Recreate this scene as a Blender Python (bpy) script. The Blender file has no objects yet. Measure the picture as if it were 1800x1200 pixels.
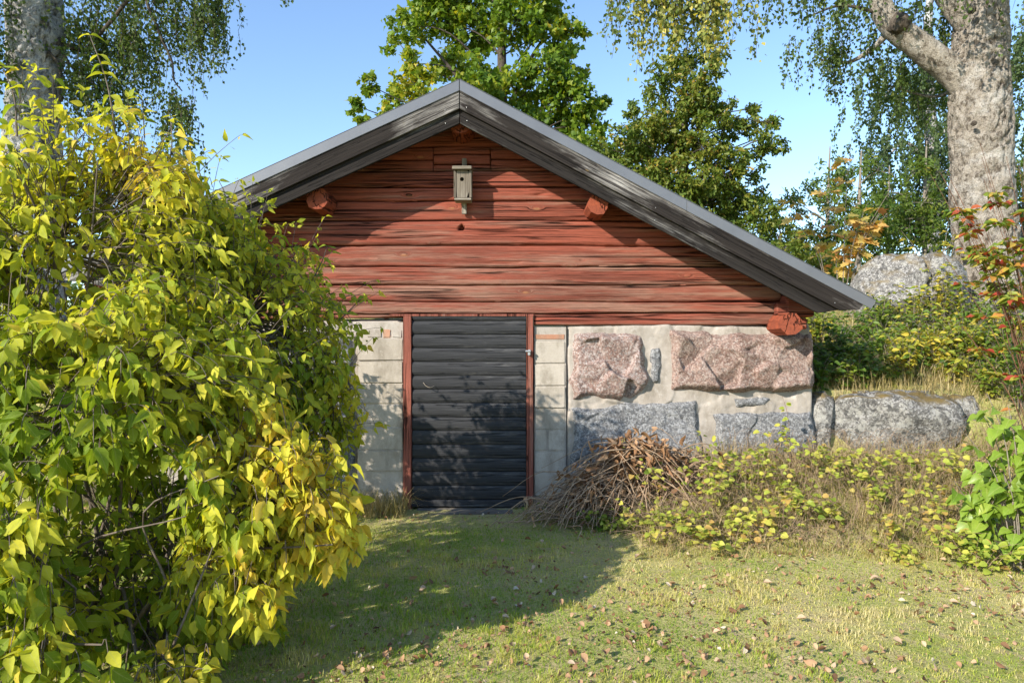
import bpy, bmesh, math, random
import numpy as np
from mathutils import Vector, Matrix
C = bpy.context.scene
COL = C.collection
rng = np.random.default_rng(7)
random.seed(7)

# ------------------------------------------------------------------ camera, sky, sun, exposure
EYE = 1.49
cam_d = bpy.data.cameras.new("camera"); cam = bpy.data.objects.new("camera", cam_d); COL.objects.link(cam)
cam_d.sensor_width = 36; cam_d.lens = 24; cam_d.clip_start = 0.05; cam_d.clip_end = 2000
cam.location = (0, 0, EYE); cam.rotation_euler = (math.radians(90), 0, 0)
C.camera = cam
SUN = Vector((-1.057, -1.0, 0.752)).normalized()          # towards the sun
world = bpy.data.worlds.new("World"); C.world = world; world.use_nodes = True
wn = world.node_tree.nodes; wl = world.node_tree.links
sky = wn.new("ShaderNodeTexSky"); sky.sky_type = 'NISHITA'; sky.sun_disc = False
sky.sun_elevation = math.asin(SUN.z); sky.sun_rotation = math.atan2(SUN.x, SUN.y)
sky.air_density = 1.0; sky.dust_density = 0.15; sky.ozone_density = 3.0; sky.altitude = 0
bg = wn["Background"]; bg.inputs[1].default_value = 0.15
wl.new(sky.outputs[0], bg.inputs[0])
sun_d = bpy.data.lights.new("sun", 'SUN'); sun_d.energy = 4.0; sun_d.angle = math.radians(0.5); sun_d.color = (1, 0.93, 0.82)
sun = bpy.data.objects.new("sun", sun_d); COL.objects.link(sun)
sun.rotation_euler = (-SUN).to_track_quat('-Z', 'Y').to_euler(); sun.location = (-20, -20, 20)
C.view_settings.view_transform = 'Standard'; C.view_settings.look = 'None'
C.view_settings.gamma = 1; C.view_settings.exposure = 1.02
try: C.view_settings.use_curve_mapping = False
except Exception: pass
C.render.engine = 'CYCLES'
C.cycles.max_bounces = 7; C.cycles.diffuse_bounces = 3; C.cycles.transmission_bounces = 4; C.cycles.glossy_bounces = 2
C.cycles.use_denoising = True
try:
    C.cycles.denoiser = 'OPENIMAGEDENOISE'; C.cycles.denoising_input_passes = 'RGB_ALBEDO_NORMAL'; C.cycles.denoising_prefilter = 'ACCURATE'
except Exception: pass

def at(px, py, Y):
    return np.array([(px - 900) / 1200 * Y, Y, EYE - (py - 600) / 1200 * Y])
def ax(px, Y): return (px - 900) / 1200 * Y
def az(py, Y): return EYE - (py - 600) / 1200 * Y

# ------------------------------------------------------------------ numpy noise
def _hash(ix, iy, iz, s):
    h = (ix * 374761393 + iy * 668265263 + iz * 2147483647 % 1000003 + s * 974634777) & 0x7fffffff
    h = ((h ^ (h >> 13)) * 1274126177) & 0x7fffffff
    h = ((h ^ (h >> 11)) * 668265263) & 0x7fffffff
    return ((h ^ (h >> 16)) & 0xffff) / 65535.0
def vnoise(p, s=0):
    p = np.asarray(p, dtype=float); f = np.floor(p); i = f.astype(np.int64); u = p - f; u = u * u * (3 - 2 * u)
    r = 0
    for dx in (0, 1):
        for dy in (0, 1):
            for dz in (0, 1):
                w = (u[..., 0] if dx else 1 - u[..., 0]) * (u[..., 1] if dy else 1 - u[..., 1]) * (u[..., 2] if dz else 1 - u[..., 2])
                r = r + w * _hash(i[..., 0] + dx, i[..., 1] + dy, i[..., 2] + dz, s)
    return r * 2 - 1
def fbm(p, o=4, s=0):
    p = np.asarray(p, dtype=float); a = 1.0; r = 0; t = 0
    for k in range(o):
        r = r + a * vnoise(p * 2 ** k + 17.3 * k, s + k); t += a; a *= 0.5
    return r / t
def st(*a): return np.stack(np.broadcast_arrays(*a), -1)
def sm(t): t = np.clip(t, 0, 1); return t * t * (3 - 2 * t)
def unit(v): return v / np.maximum(np.linalg.norm(v, axis=-1, keepdims=True), 1e-9)

# ------------------------------------------------------------------ object helpers
def mesh(name, V, F, mat=None, attrs=None, smooth=False):
    V = np.asarray(V, dtype=np.float32).reshape(-1, 3); F = np.asarray(F, dtype=np.int32)
    me = bpy.data.meshes.new(name)
    k = F.shape[1]; m = len(F)
    me.vertices.add(len(V)); me.vertices.foreach_set("co", V.ravel())
    me.loops.add(m * k); me.loops.foreach_set("vertex_index", F.ravel())
    me.polygons.add(m); me.polygons.foreach_set("loop_start", np.arange(0, m * k, k, dtype=np.int32))
    try: me.polygons.foreach_set("loop_total", np.full(m, k, dtype=np.int32))
    except Exception: pass
    if smooth: me.polygons.foreach_set("use_smooth", np.ones(m, dtype=bool))
    for an, av in (attrs or {}).items():
        a = me.attributes.new(an, 'FLOAT', 'POINT'); a.data.foreach_set("value", np.asarray(av, dtype=np.float32))
    me.update(calc_edges=True); me.validate()
    if mat: me.materials.append(mat)
    return me
def link(name, me, parent=None, loc=None, label=None, cat=None, group=None, kind=None):
    o = bpy.data.objects.new(name, me); COL.objects.link(o)
    if parent: o.parent = parent
    if loc is not None: o.location = loc
    if label: o["label"] = label
    if cat: o["category"] = cat
    if group: o["group"] = group
    if kind: o["kind"] = kind
    return o
def thing(name, label, cat, loc=(0, 0, 0), group=None):
    o = link(name, None, None, None, label, cat, group); o.location = loc; o.empty_display_size = .1
    return o
def part(name, V, F, mat, parent, loc0=None, attrs=None, smooth=False, kind=None, label=None):
    """a part whose vertices are given in world coordinates under a parent standing at loc0"""
    V = np.asarray(V, dtype=float).reshape(-1, 3)
    if loc0 is None: loc0 = np.zeros(3)
    return link(name, mesh(name, V - np.asarray(loc0), F, mat, attrs, smooth), parent, kind=kind, label=label)

class Acc:
    """collects triangles"""
    def __init__(s): s.V = []; s.F = []; s.n = 0; s.A = {}
    def add(s, V, F, **a):
        V = np.asarray(V, dtype=float).reshape(-1, 3); F = np.asarray(F, dtype=np.int64)
        if F.shape[1] == 4: F = np.concatenate([F[:, [0, 1, 2]], F[:, [0, 2, 3]]])
        s.V.append(V); s.F.append(F + s.n); s.n += len(V)
        for k, v in a.items(): s.A.setdefault(k, []).append(np.broadcast_to(np.asarray(v, dtype=float), (len(V),)))
    def get(s):
        return np.concatenate(s.V), np.concatenate(s.F), {k: np.concatenate(v) for k, v in s.A.items()}
def grid_faces(nr, nc):
    i = np.arange(nr - 1)[:, None] * nc + np.arange(nc - 1)[None]
    i = i.ravel(); return np.stack([i, i + 1, i + nc + 1, i + nc], 1)

def tube(path, rad, sides=6, cap=True, bump=0, bs=0, seed=0):
    path = np.asarray(path, dtype=float); n = len(path); rad = np.broadcast_to(np.asarray(rad, dtype=float), (n,))
    t = unit(np.gradient(path, axis=0)); ref = np.array([0.31, 0.77, 0.55]) if abs(t[0][2]) > .7 else np.array([0, 0, 1.])
    a = unit(np.cross(t, ref)); b = np.cross(t, a)
    th = np.linspace(0, 2 * np.pi, sides, endpoint=False)
    ring = np.cos(th)[None, :, None] * a[:, None] + np.sin(th)[None, :, None] * b[:, None]
    V = path[:, None] + ring * rad[:, None, None]
    if bump:
        nz = fbm(V * bs * np.array([1, 1, .45]), 4, seed); V = V + ring * (rad[:, None] * bump * nz)[..., None]
    i = np.arange(n - 1)[:, None] * sides; j = np.arange(sides)[None]; jn = (j + 1) % sides
    F = np.stack([(i + j).ravel(), (i + jn).ravel(), (i + sides + jn).ravel(), (i + sides + j).ravel()], 1)
    F = np.concatenate([F[:, [0, 1, 2]], F[:, [0, 2, 3]]]); V = V.reshape(-1, 3)
    if cap:
        c = np.array([path[0], path[-1]]); k = len(V); V = np.concatenate([V, c])
        jj = np.arange(sides); jm = (jj + 1) % sides
        F = np.concatenate([F, np.stack([np.full(sides, k), jm, jj], 1), np.stack([np.full(sides, k + 1), (n - 1) * sides + jj, (n - 1) * sides + jm], 1)])
    return V, F
def spline(pts, n=12):
    pts = np.asarray(pts, dtype=float)
    if len(pts) < 3:
        t = np.linspace(0, 1, n)[:, None]; return pts[0] * (1 - t) + pts[-1] * t
    P = np.concatenate([[2 * pts[0] - pts[1]], pts, [2 * pts[-1] - pts[-2]]]); out = []
    seg = len(pts) - 1; per = max(2, int(np.ceil(n / seg)))
    for k in range(seg):
        p0, p1, p2, p3 = P[k:k + 4]; t = np.linspace(0, 1, per, endpoint=False)[:, None]
        out.append(.5 * (2 * p1 + (p2 - p0) * t + (2 * p0 - 5 * p1 + 4 * p2 - p3) * t ** 2 + (3 * p1 - p0 - 3 * p2 + p3) * t ** 3))
    out.append(pts[-1:]); return np.concatenate(out)
def box_bm(x0, x1, y0, y1, z0, z1, bev=0.006, rough=0.0, seed=0, seg=1):
    bm = bmesh.new(); bmesh.ops.create_cube(bm, size=1)
    for v in bm.verts:
        v.co = Vector((x0 + (v.co.x + .5) * (x1 - x0), y0 + (v.co.y + .5) * (y1 - y0), z0 + (v.co.z + .5) * (z1 - z0)))
    if bev: bmesh.ops.bevel(bm, geom=bm.edges[:], offset=bev, segments=seg, affect='EDGES')
    if rough:
        r = random.Random(seed)
        for v in bm.verts: v.co += Vector((r.uniform(-1, 1), r.uniform(-1, 1), r.uniform(-1, 1))) * rough
    return bm
def bm_part(name, bm, mat, parent=None, M=None, label=None):
    if M is not None: bm.transform(M)
    bmesh.ops.recalc_face_normals(bm, faces=bm.faces[:])
    me = bpy.data.meshes.new(name); bm.to_mesh(me); bm.free(); me.materials.append(mat)
    return link(name, me, parent, label=label)

# ------------------------------------------------------------------ material helpers
class Mat:
    def __init__(s, name):
        s.m = bpy.data.materials.new(name); s.m.use_nodes = True; s.t = s.m.node_tree; s.n = s.t.nodes; s.l = s.t.links
        s.p = s.n["Principled BSDF"]; s.o = s.n["Material Output"]
    def set(s, inp, v):
        if isinstance(v, bpy.types.NodeSocket): s.l.new(v, inp)
        elif isinstance(v, (tuple, list)) and len(v) == 3 and inp.type == 'RGBA': inp.default_value = (*v, 1)
        else: inp.default_value = v
    def pos(s): return s.n.new("ShaderNodeNewGeometry").outputs["Position"]
    def objc(s): return s.n.new("ShaderNodeTexCoord").outputs["Object"]
    def attr(s, name):
        a = s.n.new("ShaderNodeAttribute"); a.attribute_name = name; return a.outputs["Fac"]
    def map(s, v, sc=(1, 1, 1), loc=(0, 0, 0)):
        n = s.n.new("ShaderNodeMapping"); s.l.new(v, n.inputs[0]); n.inputs["Scale"].default_value = sc; n.inputs["Location"].default_value = loc; return n.outputs[0]
    def noise(s, v, sc, det=4, rough=.55, dist=0):
        n = s.n.new("ShaderNodeTexNoise"); s.l.new(v, n.inputs["Vector"]); n.inputs["Scale"].default_value = sc
        n.inputs["Detail"].default_value = det; n.inputs["Roughness"].default_value = rough; n.inputs["Distortion"].default_value = dist; return n.outputs["Fac"]
    def vor(s, v, sc, out="Distance", feat='F1'):
        n = s.n.new("ShaderNodeTexVoronoi"); n.feature = feat; s.l.new(v, n.inputs["Vector"]); n.inputs["Scale"].default_value = sc; return n.outputs[out]
    def ramp(s, f, stops, interp='LINEAR'):
        n = s.n.new("ShaderNodeValToRGB"); s.l.new(f, n.inputs[0]); cr = n.color_ramp; cr.interpolation = interp
        while len(cr.elements) < len(stops): cr.elements.new(.5)
        for e, (p, c) in zip(cr.elements, stops):
            e.position = p; e.color = (*c, 1) if isinstance(c, (tuple, list)) else (c, c, c, 1)
        return n.outputs[0]
    def mix(s, f, a, b, mode='MIX'):
        n = s.n.new("ShaderNodeMix"); n.data_type = 'RGBA'; n.blend_type = mode
        s.set(n.inputs[0], f); s.set(n.inputs[6], a); s.set(n.inputs[7], b); return n.outputs[2]
    def math(s, op, a, b=0.0, c=None):
        n = s.n.new("ShaderNodeMath"); n.operation = op; s.set(n.inputs[0], a); s.set(n.inputs[1], b)
        if c is not None: s.set(n.inputs[2], c)
        return n.outputs[0]
    def bump(s, h, st=.5, d=.01, prev=None):
        n = s.n.new("ShaderNodeBump"); s.l.new(h, n.inputs["Height"]); n.inputs["Strength"].default_value = st; n.inputs["Distance"].default_value = d
        if prev: s.l.new(prev, n.inputs["Normal"])
        return n.outputs[0]
    def fin(s, col, rough=.85, spec=.25, nrm=None, metal=0):
        s.set(s.p.inputs["Base Color"], col); s.set(s.p.inputs["Roughness"], rough); s.p.inputs["Specular IOR Level"].default_value = spec
        s.p.inputs["Metallic"].default_value = metal
        if nrm: s.l.new(nrm, s.p.inputs["Normal"])
        return s.m

def m_log(name, base, base2, worn, wearattr=True, upright=False):
    m = Mat(name); p = m.pos()
    if upright:      # grain runs up the piece
        sp_ = m.n.new("ShaderNodeSeparateXYZ"); m.l.new(p, sp_.inputs[0]); cb_ = m.n.new("ShaderNodeCombineXYZ")
        for a_, b_ in ((0, 2), (1, 1), (2, 0)): m.l.new(sp_.outputs[a_], cb_.inputs[b_])
        p = cb_.outputs[0]
    warp = m.noise(m.map(p, (.9, 1, 4)), 1.0, 3)
    pm = m.n.new("ShaderNodeVectorMath"); pm.operation = 'ADD'; m.l.new(p, pm.inputs[0])
    cb = m.n.new("ShaderNodeCombineXYZ"); m.l.new(m.math('MULTIPLY', warp, .045), cb.inputs[2]); m.l.new(cb.outputs[0], pm.inputs[1])
    # knots push the grain aside
    kd = m.vor(m.map(p, (1.7, 1, 5.2)), 1.0); kk = m.ramp(kd, [(.0, 1), (.16, 0)])
    cb2 = m.n.new("ShaderNodeCombineXYZ"); m.l.new(m.math('MULTIPLY', kk, .05), cb2.inputs[2])
    pm2 = m.n.new("ShaderNodeVectorMath"); pm2.operation = 'ADD'; m.l.new(pm.outputs[0], pm2.inputs[0]); m.l.new(cb2.outputs[0], pm2.inputs[1])
    q = pm2.outputs[0]
    grain = m.noise(m.map(q, (.8, 1, 48)), 1.0, 7, .72)
    fine = m.noise(m.map(q, (4, 4, 190)), 1.0, 4, .7)
    big = m.noise(m.map(p, (.7, .8, 3.4)), 1.0, 6, .65)
    col = m.mix(m.ramp(big, [(.36, 0), (.64, 1)]), base, base2)
    wv = m.noise(m.map(q, (.7, 1, 13)), 1.0, 7, .72)
    wf = m.ramp(m.math('ADD', wv, m.math('MULTIPLY', m.attr("wear"), .16)) if wearattr else wv, [(.54, 0), (.70, .75)])
    col = m.mix(wf, col, worn)
    col = m.mix(m.ramp(grain, [(.50, 0), (.64, .7)]), col, (.105, .036, .024))
    col = m.mix(m.math('MULTIPLY', m.ramp(kd, [(.03, 1), (.075, 0)]), .8), col, (.36, .17, .08))
    col = m.mix(m.ramp(fine, [(.52, 0), (.68, .65)]), col, (.05, .02, .014))
    def cracks(sx, sz, w, lo, hi, off):
        c = m.math('ABSOLUTE', m.math('SUBTRACT', m.noise(m.map(q, (sx, .4, sz), (off, 0, off)), 1.0, 3, .5), .5))
        return m.math('MULTIPLY', m.ramp(c, [(0, 1), (w, 0)]), m.ramp(m.noise(m.map(p, (.9, 1, 5), (off, 1, 2)), 1.0, 2), [(lo, 0), (hi, 1)]))
    c1 = cracks(.16, 8, .014, .44, .53, 0); c2 = cracks(.45, 25, .024, .49, .58, 7.3)
    ck = m.math('MAXIMUM', c1, c2)
    col = m.mix(ck, col, (.010, .005, .004))
    h = m.math('ADD', m.math('MULTIPLY', grain, -.5), m.math('MULTIPLY', fine, -.35)); h = m.math('SUBTRACT', h, m.math('MULTIPLY', ck, 1.3))
    return m.fin(col, .9, .1, m.bump(h, 1.0, .014))
def m_board(name, dark, mid, pale, amt=.5, sc=(1.4, 60, 60)):
    m = Mat(name); p = m.objc()
    g = m.noise(m.map(p, sc), 1.0, 6, .7); f = m.noise(m.map(p, (8, 240, 240)), 1.0, 3, .6)
    big = m.noise(m.map(p, (1.1, 5, 5)), 1.0, 5, .65)
    col = m.mix(m.ramp(g, [(.35, 0), (.7, 1)]), dark, mid)
    w = m.math('MULTIPLY', m.ramp(big, [(.62 - .25 * amt, 0), (.80 - .2 * amt, 1)]), m.math('MULTIPLY', m.ramp(g, [(.40, 0), (.58, 1)]), m.ramp(f, [(.35, .35), (.55, 1)])))
    col = m.mix(w, col, pale)
    kd = m.vor(m.map(p, (1.7, 6.0, 6.0)), 1.0)
    col = m.mix(m.ramp(kd, [(.02, .9), (.06, 0)]), col, (.42, .27, .09))
    cr = m.math('ABSOLUTE', m.math('SUBTRACT', m.noise(m.map(p, (.5, 22, 22)), 1.0, 3), .5)); ck = m.ramp(cr, [(0, 1), (.007, 0)])
    col = m.mix(m.math('MULTIPLY', ck, .8), col, (.008, .008, .008))
    h = m.math('ADD', m.math('MULTIPLY', g, .7), m.math('MULTIPLY', f, .4)); h = m.math('SUBTRACT', h, ck)
    return m.fin(col, .88, .07, m.bump(h, .8, .007))
def m_stone(name, cols, speck, pale, dark, bumpd=.02, lichen=0, moss=0, sc=1):
    m = Mat(name); p = m.pos()
    big = m.noise(p, 4.5 * sc, 6, .65); med = m.noise(p, 14 * sc, 9, .78); fi = m.noise(p, 75 * sc, 4, .7)
    col = m.mix(m.ramp(big, [(.35, 0), (.65, 1)]), cols[0], cols[1])
    col = m.mix(m.ramp(med, [(.38, .8), (.55, 0)]), col, dark)
    g = m.vor(m.map(p, (1, 1, 1)), 62, "Color"); sp = m.n.new("ShaderNodeSeparateColor"); m.l.new(g, sp.inputs[0])
    col = m.mix(m.ramp(sp.outputs[0], [(.62, 0), (.66, speck)], 'LINEAR'), col, pale)
    col = m.mix(m.ramp(sp.outputs[1], [(.78, 0), (.82, speck)]), col, (.03, .03, .032))
    col = m.mix(m.ramp(fi, [(.38, .75), (.5, 0)]), col, dark)
    col = m.mix(m.ramp(fi, [(.54, 0), (.66, .55)]), col, pale)
    if lichen:
        ln = m.noise(p, 9, 7, .7); ld = m.noise(p, 36, 5, .7)
        col = m.mix(m.math('MULTIPLY', m.ramp(ln, [(.50, 0), (.58, lichen)]), m.ramp(ld, [(.36, 0), (.52, 1)])), col, (.37, .355, .315))
        ln2 = m.noise(m.map(p, (1, 1, 1), (5, 3, 1)), 13, 6, .7)
        col = m.mix(m.ramp(ln2, [(.52, 0), (.60, .8)]), col, (.06, .058, .055))
    if moss:
        nz = m.n.new("ShaderNodeSeparateXYZ"); m.l.new(m.n.new("ShaderNodeNewGeometry").outputs["Normal"], nz.inputs[0])
        mm = m.math('MULTIPLY', m.ramp(nz.outputs[2], [(.45, 0), (.8, 1)]), m.ramp(m.noise(p, 6, 5), [(.42, 0), (.55, moss)]))
        col = m.mix(mm, col, m.mix(fi, (.12, .10, .02), (.24, .15, .06)))
    h = m.math('ADD', m.math('MULTIPLY', med, 1.0), m.math('MULTIPLY', fi, .35))
    return m.fin(col, .9, .25, m.bump(h, .9, bumpd))
def m_leaf(name, stops, transl=.38, veins=0, rough=.5, spec=.35, brown=.0):
    m = Mat(name); t = m.attr("tint")
    col = m.ramp(t, stops)
    p = m.pos()
    if veins:
        r = m.attr("rib"); v = m.attr("along")
        w = m.math('SINE', m.math('MULTIPLY', m.math('SUBTRACT', v, m.math('MULTIPLY', r, .28)), 46))
        col = m.mix(m.ramp(w, [(.80, 0), (1.0, .30)]), col, m.mix(.5, col, (.5, .5, .14)))
        col = m.mix(m.ramp(r, [(.0, .55), (.10, 0)]), col, (.45, .46, .16))
    col = m.mix(m.ramp(m.noise(p, 40, 4), [(.35, .35), (.6, 0)]), col, m.mix(.5, col, (.05, .07, .01)))
    if brown:
        col = m.mix(m.ramp(m.noise(p, 28, 5, .7), [(.68, 0), (.74, brown)]), col, (.20, .09, .02))
    m.fin(col, rough, spec)
    tr = m.n.new("ShaderNodeBsdfTranslucent"); m.set(tr.inputs[0], m.mix(1.0, col, (1.25, 1.2, .55), 'MULTIPLY'))
    mx = m.n.new("ShaderNodeMixShader"); mx.inputs[0].default_value = transl
    m.l.new(m.p.outputs[0], mx.inputs[1]); m.l.new(tr.outputs[0], mx.inputs[2]); m.l.new(mx.outputs[0], m.o.inputs[0])
    return m.m
def m_bark(name, a, b, dark, sc=(5, 5, 2.2), bd=.03, pale=None):
    m = Mat(name); p = m.pos()
    n1 = m.noise(m.map(p, sc), 1.5, 8, .7); n2 = m.noise(m.map(p, (1, 1, 2.4)), 9, 6, .7); n3 = m.noise(p, 60, 4, .7)
    col = m.mix(m.ramp(n2, [(.35, 0), (.65, 1)]), a, b)
    col = m.mix(m.ramp(n1, [(.40, .9), (.50, 0)]), col, dark)
    if pale: col = m.mix(m.ramp(m.noise(m.map(p, (1, 1, 1.5), (3, 1, 7)), 2.3, 6, .65), [(.52, 0), (.64, .7)]), col, pale)
    col = m.mix(m.ramp(n3, [(.34, .75), (.5, 0)]), col, dark)
    h = m.math('ADD', n1, m.math('MULTIPLY', n3, .3))
    return m.fin(col, .92, .15, m.bump(h, 1.0, bd))
def m_plain(name, a, b, sc=20, rough=.8, spec=.3, metal=0, bd=.004, bs=.4):
    m = Mat(name); p = m.pos(); n = m.noise(p, sc, 6, .65)
    return m.fin(m.mix(m.ramp(n, [(.3, 0), (.7, 1)]), a, b), rough, spec, m.bump(m.noise(p, sc * 6, 4), bs, bd), metal)

RED = m_log("falu_red_log", (.33, .088, .054), (.20, .060, .040), (.29, .175, .125))
def m_end(name, a, b):
    m = Mat(name); p = m.objc(); n = m.noise(p, 16, 6, .7); c = m.math('ABSOLUTE', m.math('SUBTRACT', m.noise(m.map(p, (9, 1, 5)), 1.0, 3), .5)); ck = m.ramp(c, [(0, 1), (.022, 0)])
    f = m.noise(m.map(p, (60, 6, 60)), 1.0, 4, .7)
    col = m.mix(m.ramp(n, [(.35, 0), (.65, 1)]), a, b); col = m.mix(m.ramp(f, [(.5, 0), (.68, .6)]), col, (.10, .03, .02)); col = m.mix(m.math('MULTIPLY', ck, .9), col, (.02, .008, .006))
    return m.fin(col, .9, .08, m.bump(m.math('SUBTRACT', m.math('MULTIPLY', f, -.4), ck), .9, .01))
ORED = m_end("red_log_end", (.31, .078, .038), (.19, .055, .034))
JRED = m_log("red_painted_jamb", (.30, .10, .07), (.22, .075, .052), (.34, .22, .17), False, True)
BOARD = m_board("tarred_board", (.013, .011, .010), (.042, .035, .031), (.42, .39, .355), .58, (1.0, 75, 75))
BOARD2 = m_board("tarred_board_smoother", (.015, .013, .012), (.036, .031, .028), (.34, .32, .295), .40, (1.0, 75, 75))
DOORM = m_board("black_door_paint", (.028, .0285, .030), (.068, .068, .071), (.29, .275, .255), .38, (2.0, 70, 70))
GREYW = m_board("weathered_grey_wood", (.10, .08, .06), (.27, .23, .18), (.45, .41, .35), .6)
METAL = m_plain("dark_steel_sheet", (.125, .128, .14), (.155, .158, .17), 3, .38, .5, .25, .001, .15)
STEEL = m_plain("galvanised_steel", (.42, .42, .41), (.5, .5, .49), 30, .4, .5, .7)
def m_conc(name, a, b, pit):
    m = Mat(name); p = m.pos(); n = m.noise(p, 7, 6, .65); f = m.noise(p, 120, 4, .7); v = m.vor(p, 95)
    col = m.mix(m.ramp(n, [(.3, 0), (.7, 1)]), a, b)
    pits = m.ramp(v, [(.10, 1), (.2, 0)])
    pk = m.math('MULTIPLY', pits, m.ramp(m.noise(p, 30, 3), [(.5, 0), (.6, 1)]))
    col = m.mix(m.math('MULTIPLY', pk, .7), col, pit); col = m.mix(m.ramp(f, [(.3, .35), (.5, 0)]), col, pit)
    oi = m.n.new("ShaderNodeObjectInfo"); col = m.mix(m.ramp(oi.outputs["Random"], [(0, .0), (1, .55)]), col, m.mix(.5, a, (a[0] * .55, a[1] * .52, a[2] * .5)))
    col = m.mix(m.ramp(m.noise(m.map(p, (1, 1, .45), (2, 7, 4)), 4.5, 7, .72), [(.47, 0), (.66, .7)]), col, (.19, .16, .12))
    col = m.mix(m.ramp(m.noise(m.map(p, (1, 1, 1), (9, 2, 6)), 18, 5, .7), [(.56, 0), (.66, .5)]), col, b)
    return m.fin(col, .95, .1, m.bump(m.math('SUBTRACT', m.math('MULTIPLY', f, .5), pk), .7, .006))
CONC = m_conc("concrete_block", (.41, .36, .295), (.50, .445, .375), (.20, .175, .145))
MORT = m_conc("lime_mortar", (.36, .315, .265), (.50, .45, .395), (.22, .185, .155))
STEPM = m_conc("worn_step_stone", (.15, .13, .105), (.22, .20, .17), (.07, .06, .05))
BRICK = m_conc("old_brick", (.42, .20, .12), (.50, .30, .2), (.55, .5, .44))
GPINK = m_stone("pink_granite", ((.33, .20, .16), (.45, .335, .29)), .45, (.60, .55, .51), (.17, .105, .085), .03)
GBROWN = m_stone("brown_granite", ((.31, .19, .15), (.42, .30, .25)), .4, (.56, .48, .42), (.15, .09, .07), .03)
GGREY = m_stone("grey_granite", ((.172, .167, .160), (.265, .258, .248)), .42, (.46, .46, .46), (.085, .088, .095), .016)
LICH = m_stone("lichen_granite", ((.14, .13, .115), (.225, .21, .19)), .5, (.55, .53, .5), (.12, .115, .105), .025, .9, .95)
BIRCHB = m_bark("old_birch_bark", (.36, .31, .25), (.49, .435, .365), (.10, .08, .06), (8, 8, 5), .09, (.60, .565, .51))
BIRCHD = m_bark("grey_birch_bark", (.36, .35, .33), (.47, .46, .44), (.06, .055, .05), (6, 6, 3), .05, (.6, .59, .57))
DBARK = m_bark("dark_bark", (.075, .06, .048), (.11, .09, .07), (.03, .025, .02), (9, 9, 4), .015)
TWIG = m_plain("grey_brown_twig", (.16, .13, .10), (.27, .235, .19), 25)
STEMM = m_plain("shrub_stem", (.085, .062, .045), (.17, .14, .11), 25)
RTWIG = m_plain("red_brown_twig", (.12, .055, .03), (.2, .1, .06), 25)
DTWIG = m_plain("dry_twig", (.20, .13, .08), (.40, .29, .19), 25)

LEAF_BUSH = m_leaf("shrub_leaf", [(0, (.11, .185, .014)), (.35, (.25, .33, .024)), (.65, (.50, .50, .045)), (.88, (.73, .66, .065)), (1, (.70, .52, .07))], .45, 1, .62, .16, .8)
LEAF_LILAC = m_leaf("lilac_leaf", [(0, (.16, .28, .03)), (.6, (.28, .40, .05)), (1, (.46, .50, .08))], .42, 1, .4, .4)
LEAF_SNOW = m_leaf("round_yellowing_leaf", [(0, (.15, .22, .025)), (.5, (.36, .42, .06)), (.85, (.58, .54, .10)), (1, (.52, .34, .10))], .35, 0, .5, .3)
LEAF_MAPLE = m_leaf("maple_leaf", [(0, (.065, .14, .014)), (.5, (.17, .26, .020)), (.8, (.36, .37, .03)), (1, (.62, .46, .04))], .45)
LEAF_OAK = m_leaf("oak_leaf", [(0, (.055, .115, .018)), (.6, (.13, .19, .026)), (.9, (.27, .27, .04)), (1, (.42, .27, .06))], .42)
LEAF_BIRCH = m_leaf("birch_leaf", [(0, (.055, .10, .02)), (.6, (.14, .19, .04)), (.9, (.40, .40, .10)), (1, (.60, .50, .10))], .42)
LEAF_DARKB = m_leaf("far_birch_leaf", [(0, (.055, .10, .038)), (.7, (.115, .165, .055)), (1, (.30, .27, .08))], .40)
LEAF_ORANGE = m_leaf("orange_maple_leaf", [(0, (.28, .28, .07)), (.35, (.62, .46, .14)), (.8, (.66, .38, .12)), (1, (.50, .22, .10))], .40)
LEAF_RED = m_leaf("reddening_leaf", [(0, (.10, .19, .025)), (.5, (.22, .28, .04)), (.72, (.50, .40, .06)), (.88, (.48, .13, .05)), (1, (.36, .05, .03))], .35)
LEAF_WEED = m_leaf("undergrowth_leaf", [(0, (.055, .115, .018)), (.5, (.13, .21, .025)), (.8, (.34, .36, .04)), (1, (.60, .46, .06))], .36)
LEAF_DRY = m_leaf("dry_leaf", [(0, (.12, .06, .035)), (.4, (.31, .165, .085)), (.75, (.50, .32, .19)), (1, (.64, .53, .40))], .15, 0, .7, .15)
GRASSM = m_leaf("lawn_blade", [(0, (.19, .34, .03)), (.4, (.44, .51, .065)), (.7, (.70, .62, .21)), (1, (.78, .68, .38))], .45, 0, .6, .2)
STRAWM = m_leaf("straw_blade", [(0, (.14, .17, .03)), (.4, (.38, .29, .11)), (1, (.60, .49, .28))], .25, 0, .6, .2)

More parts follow.
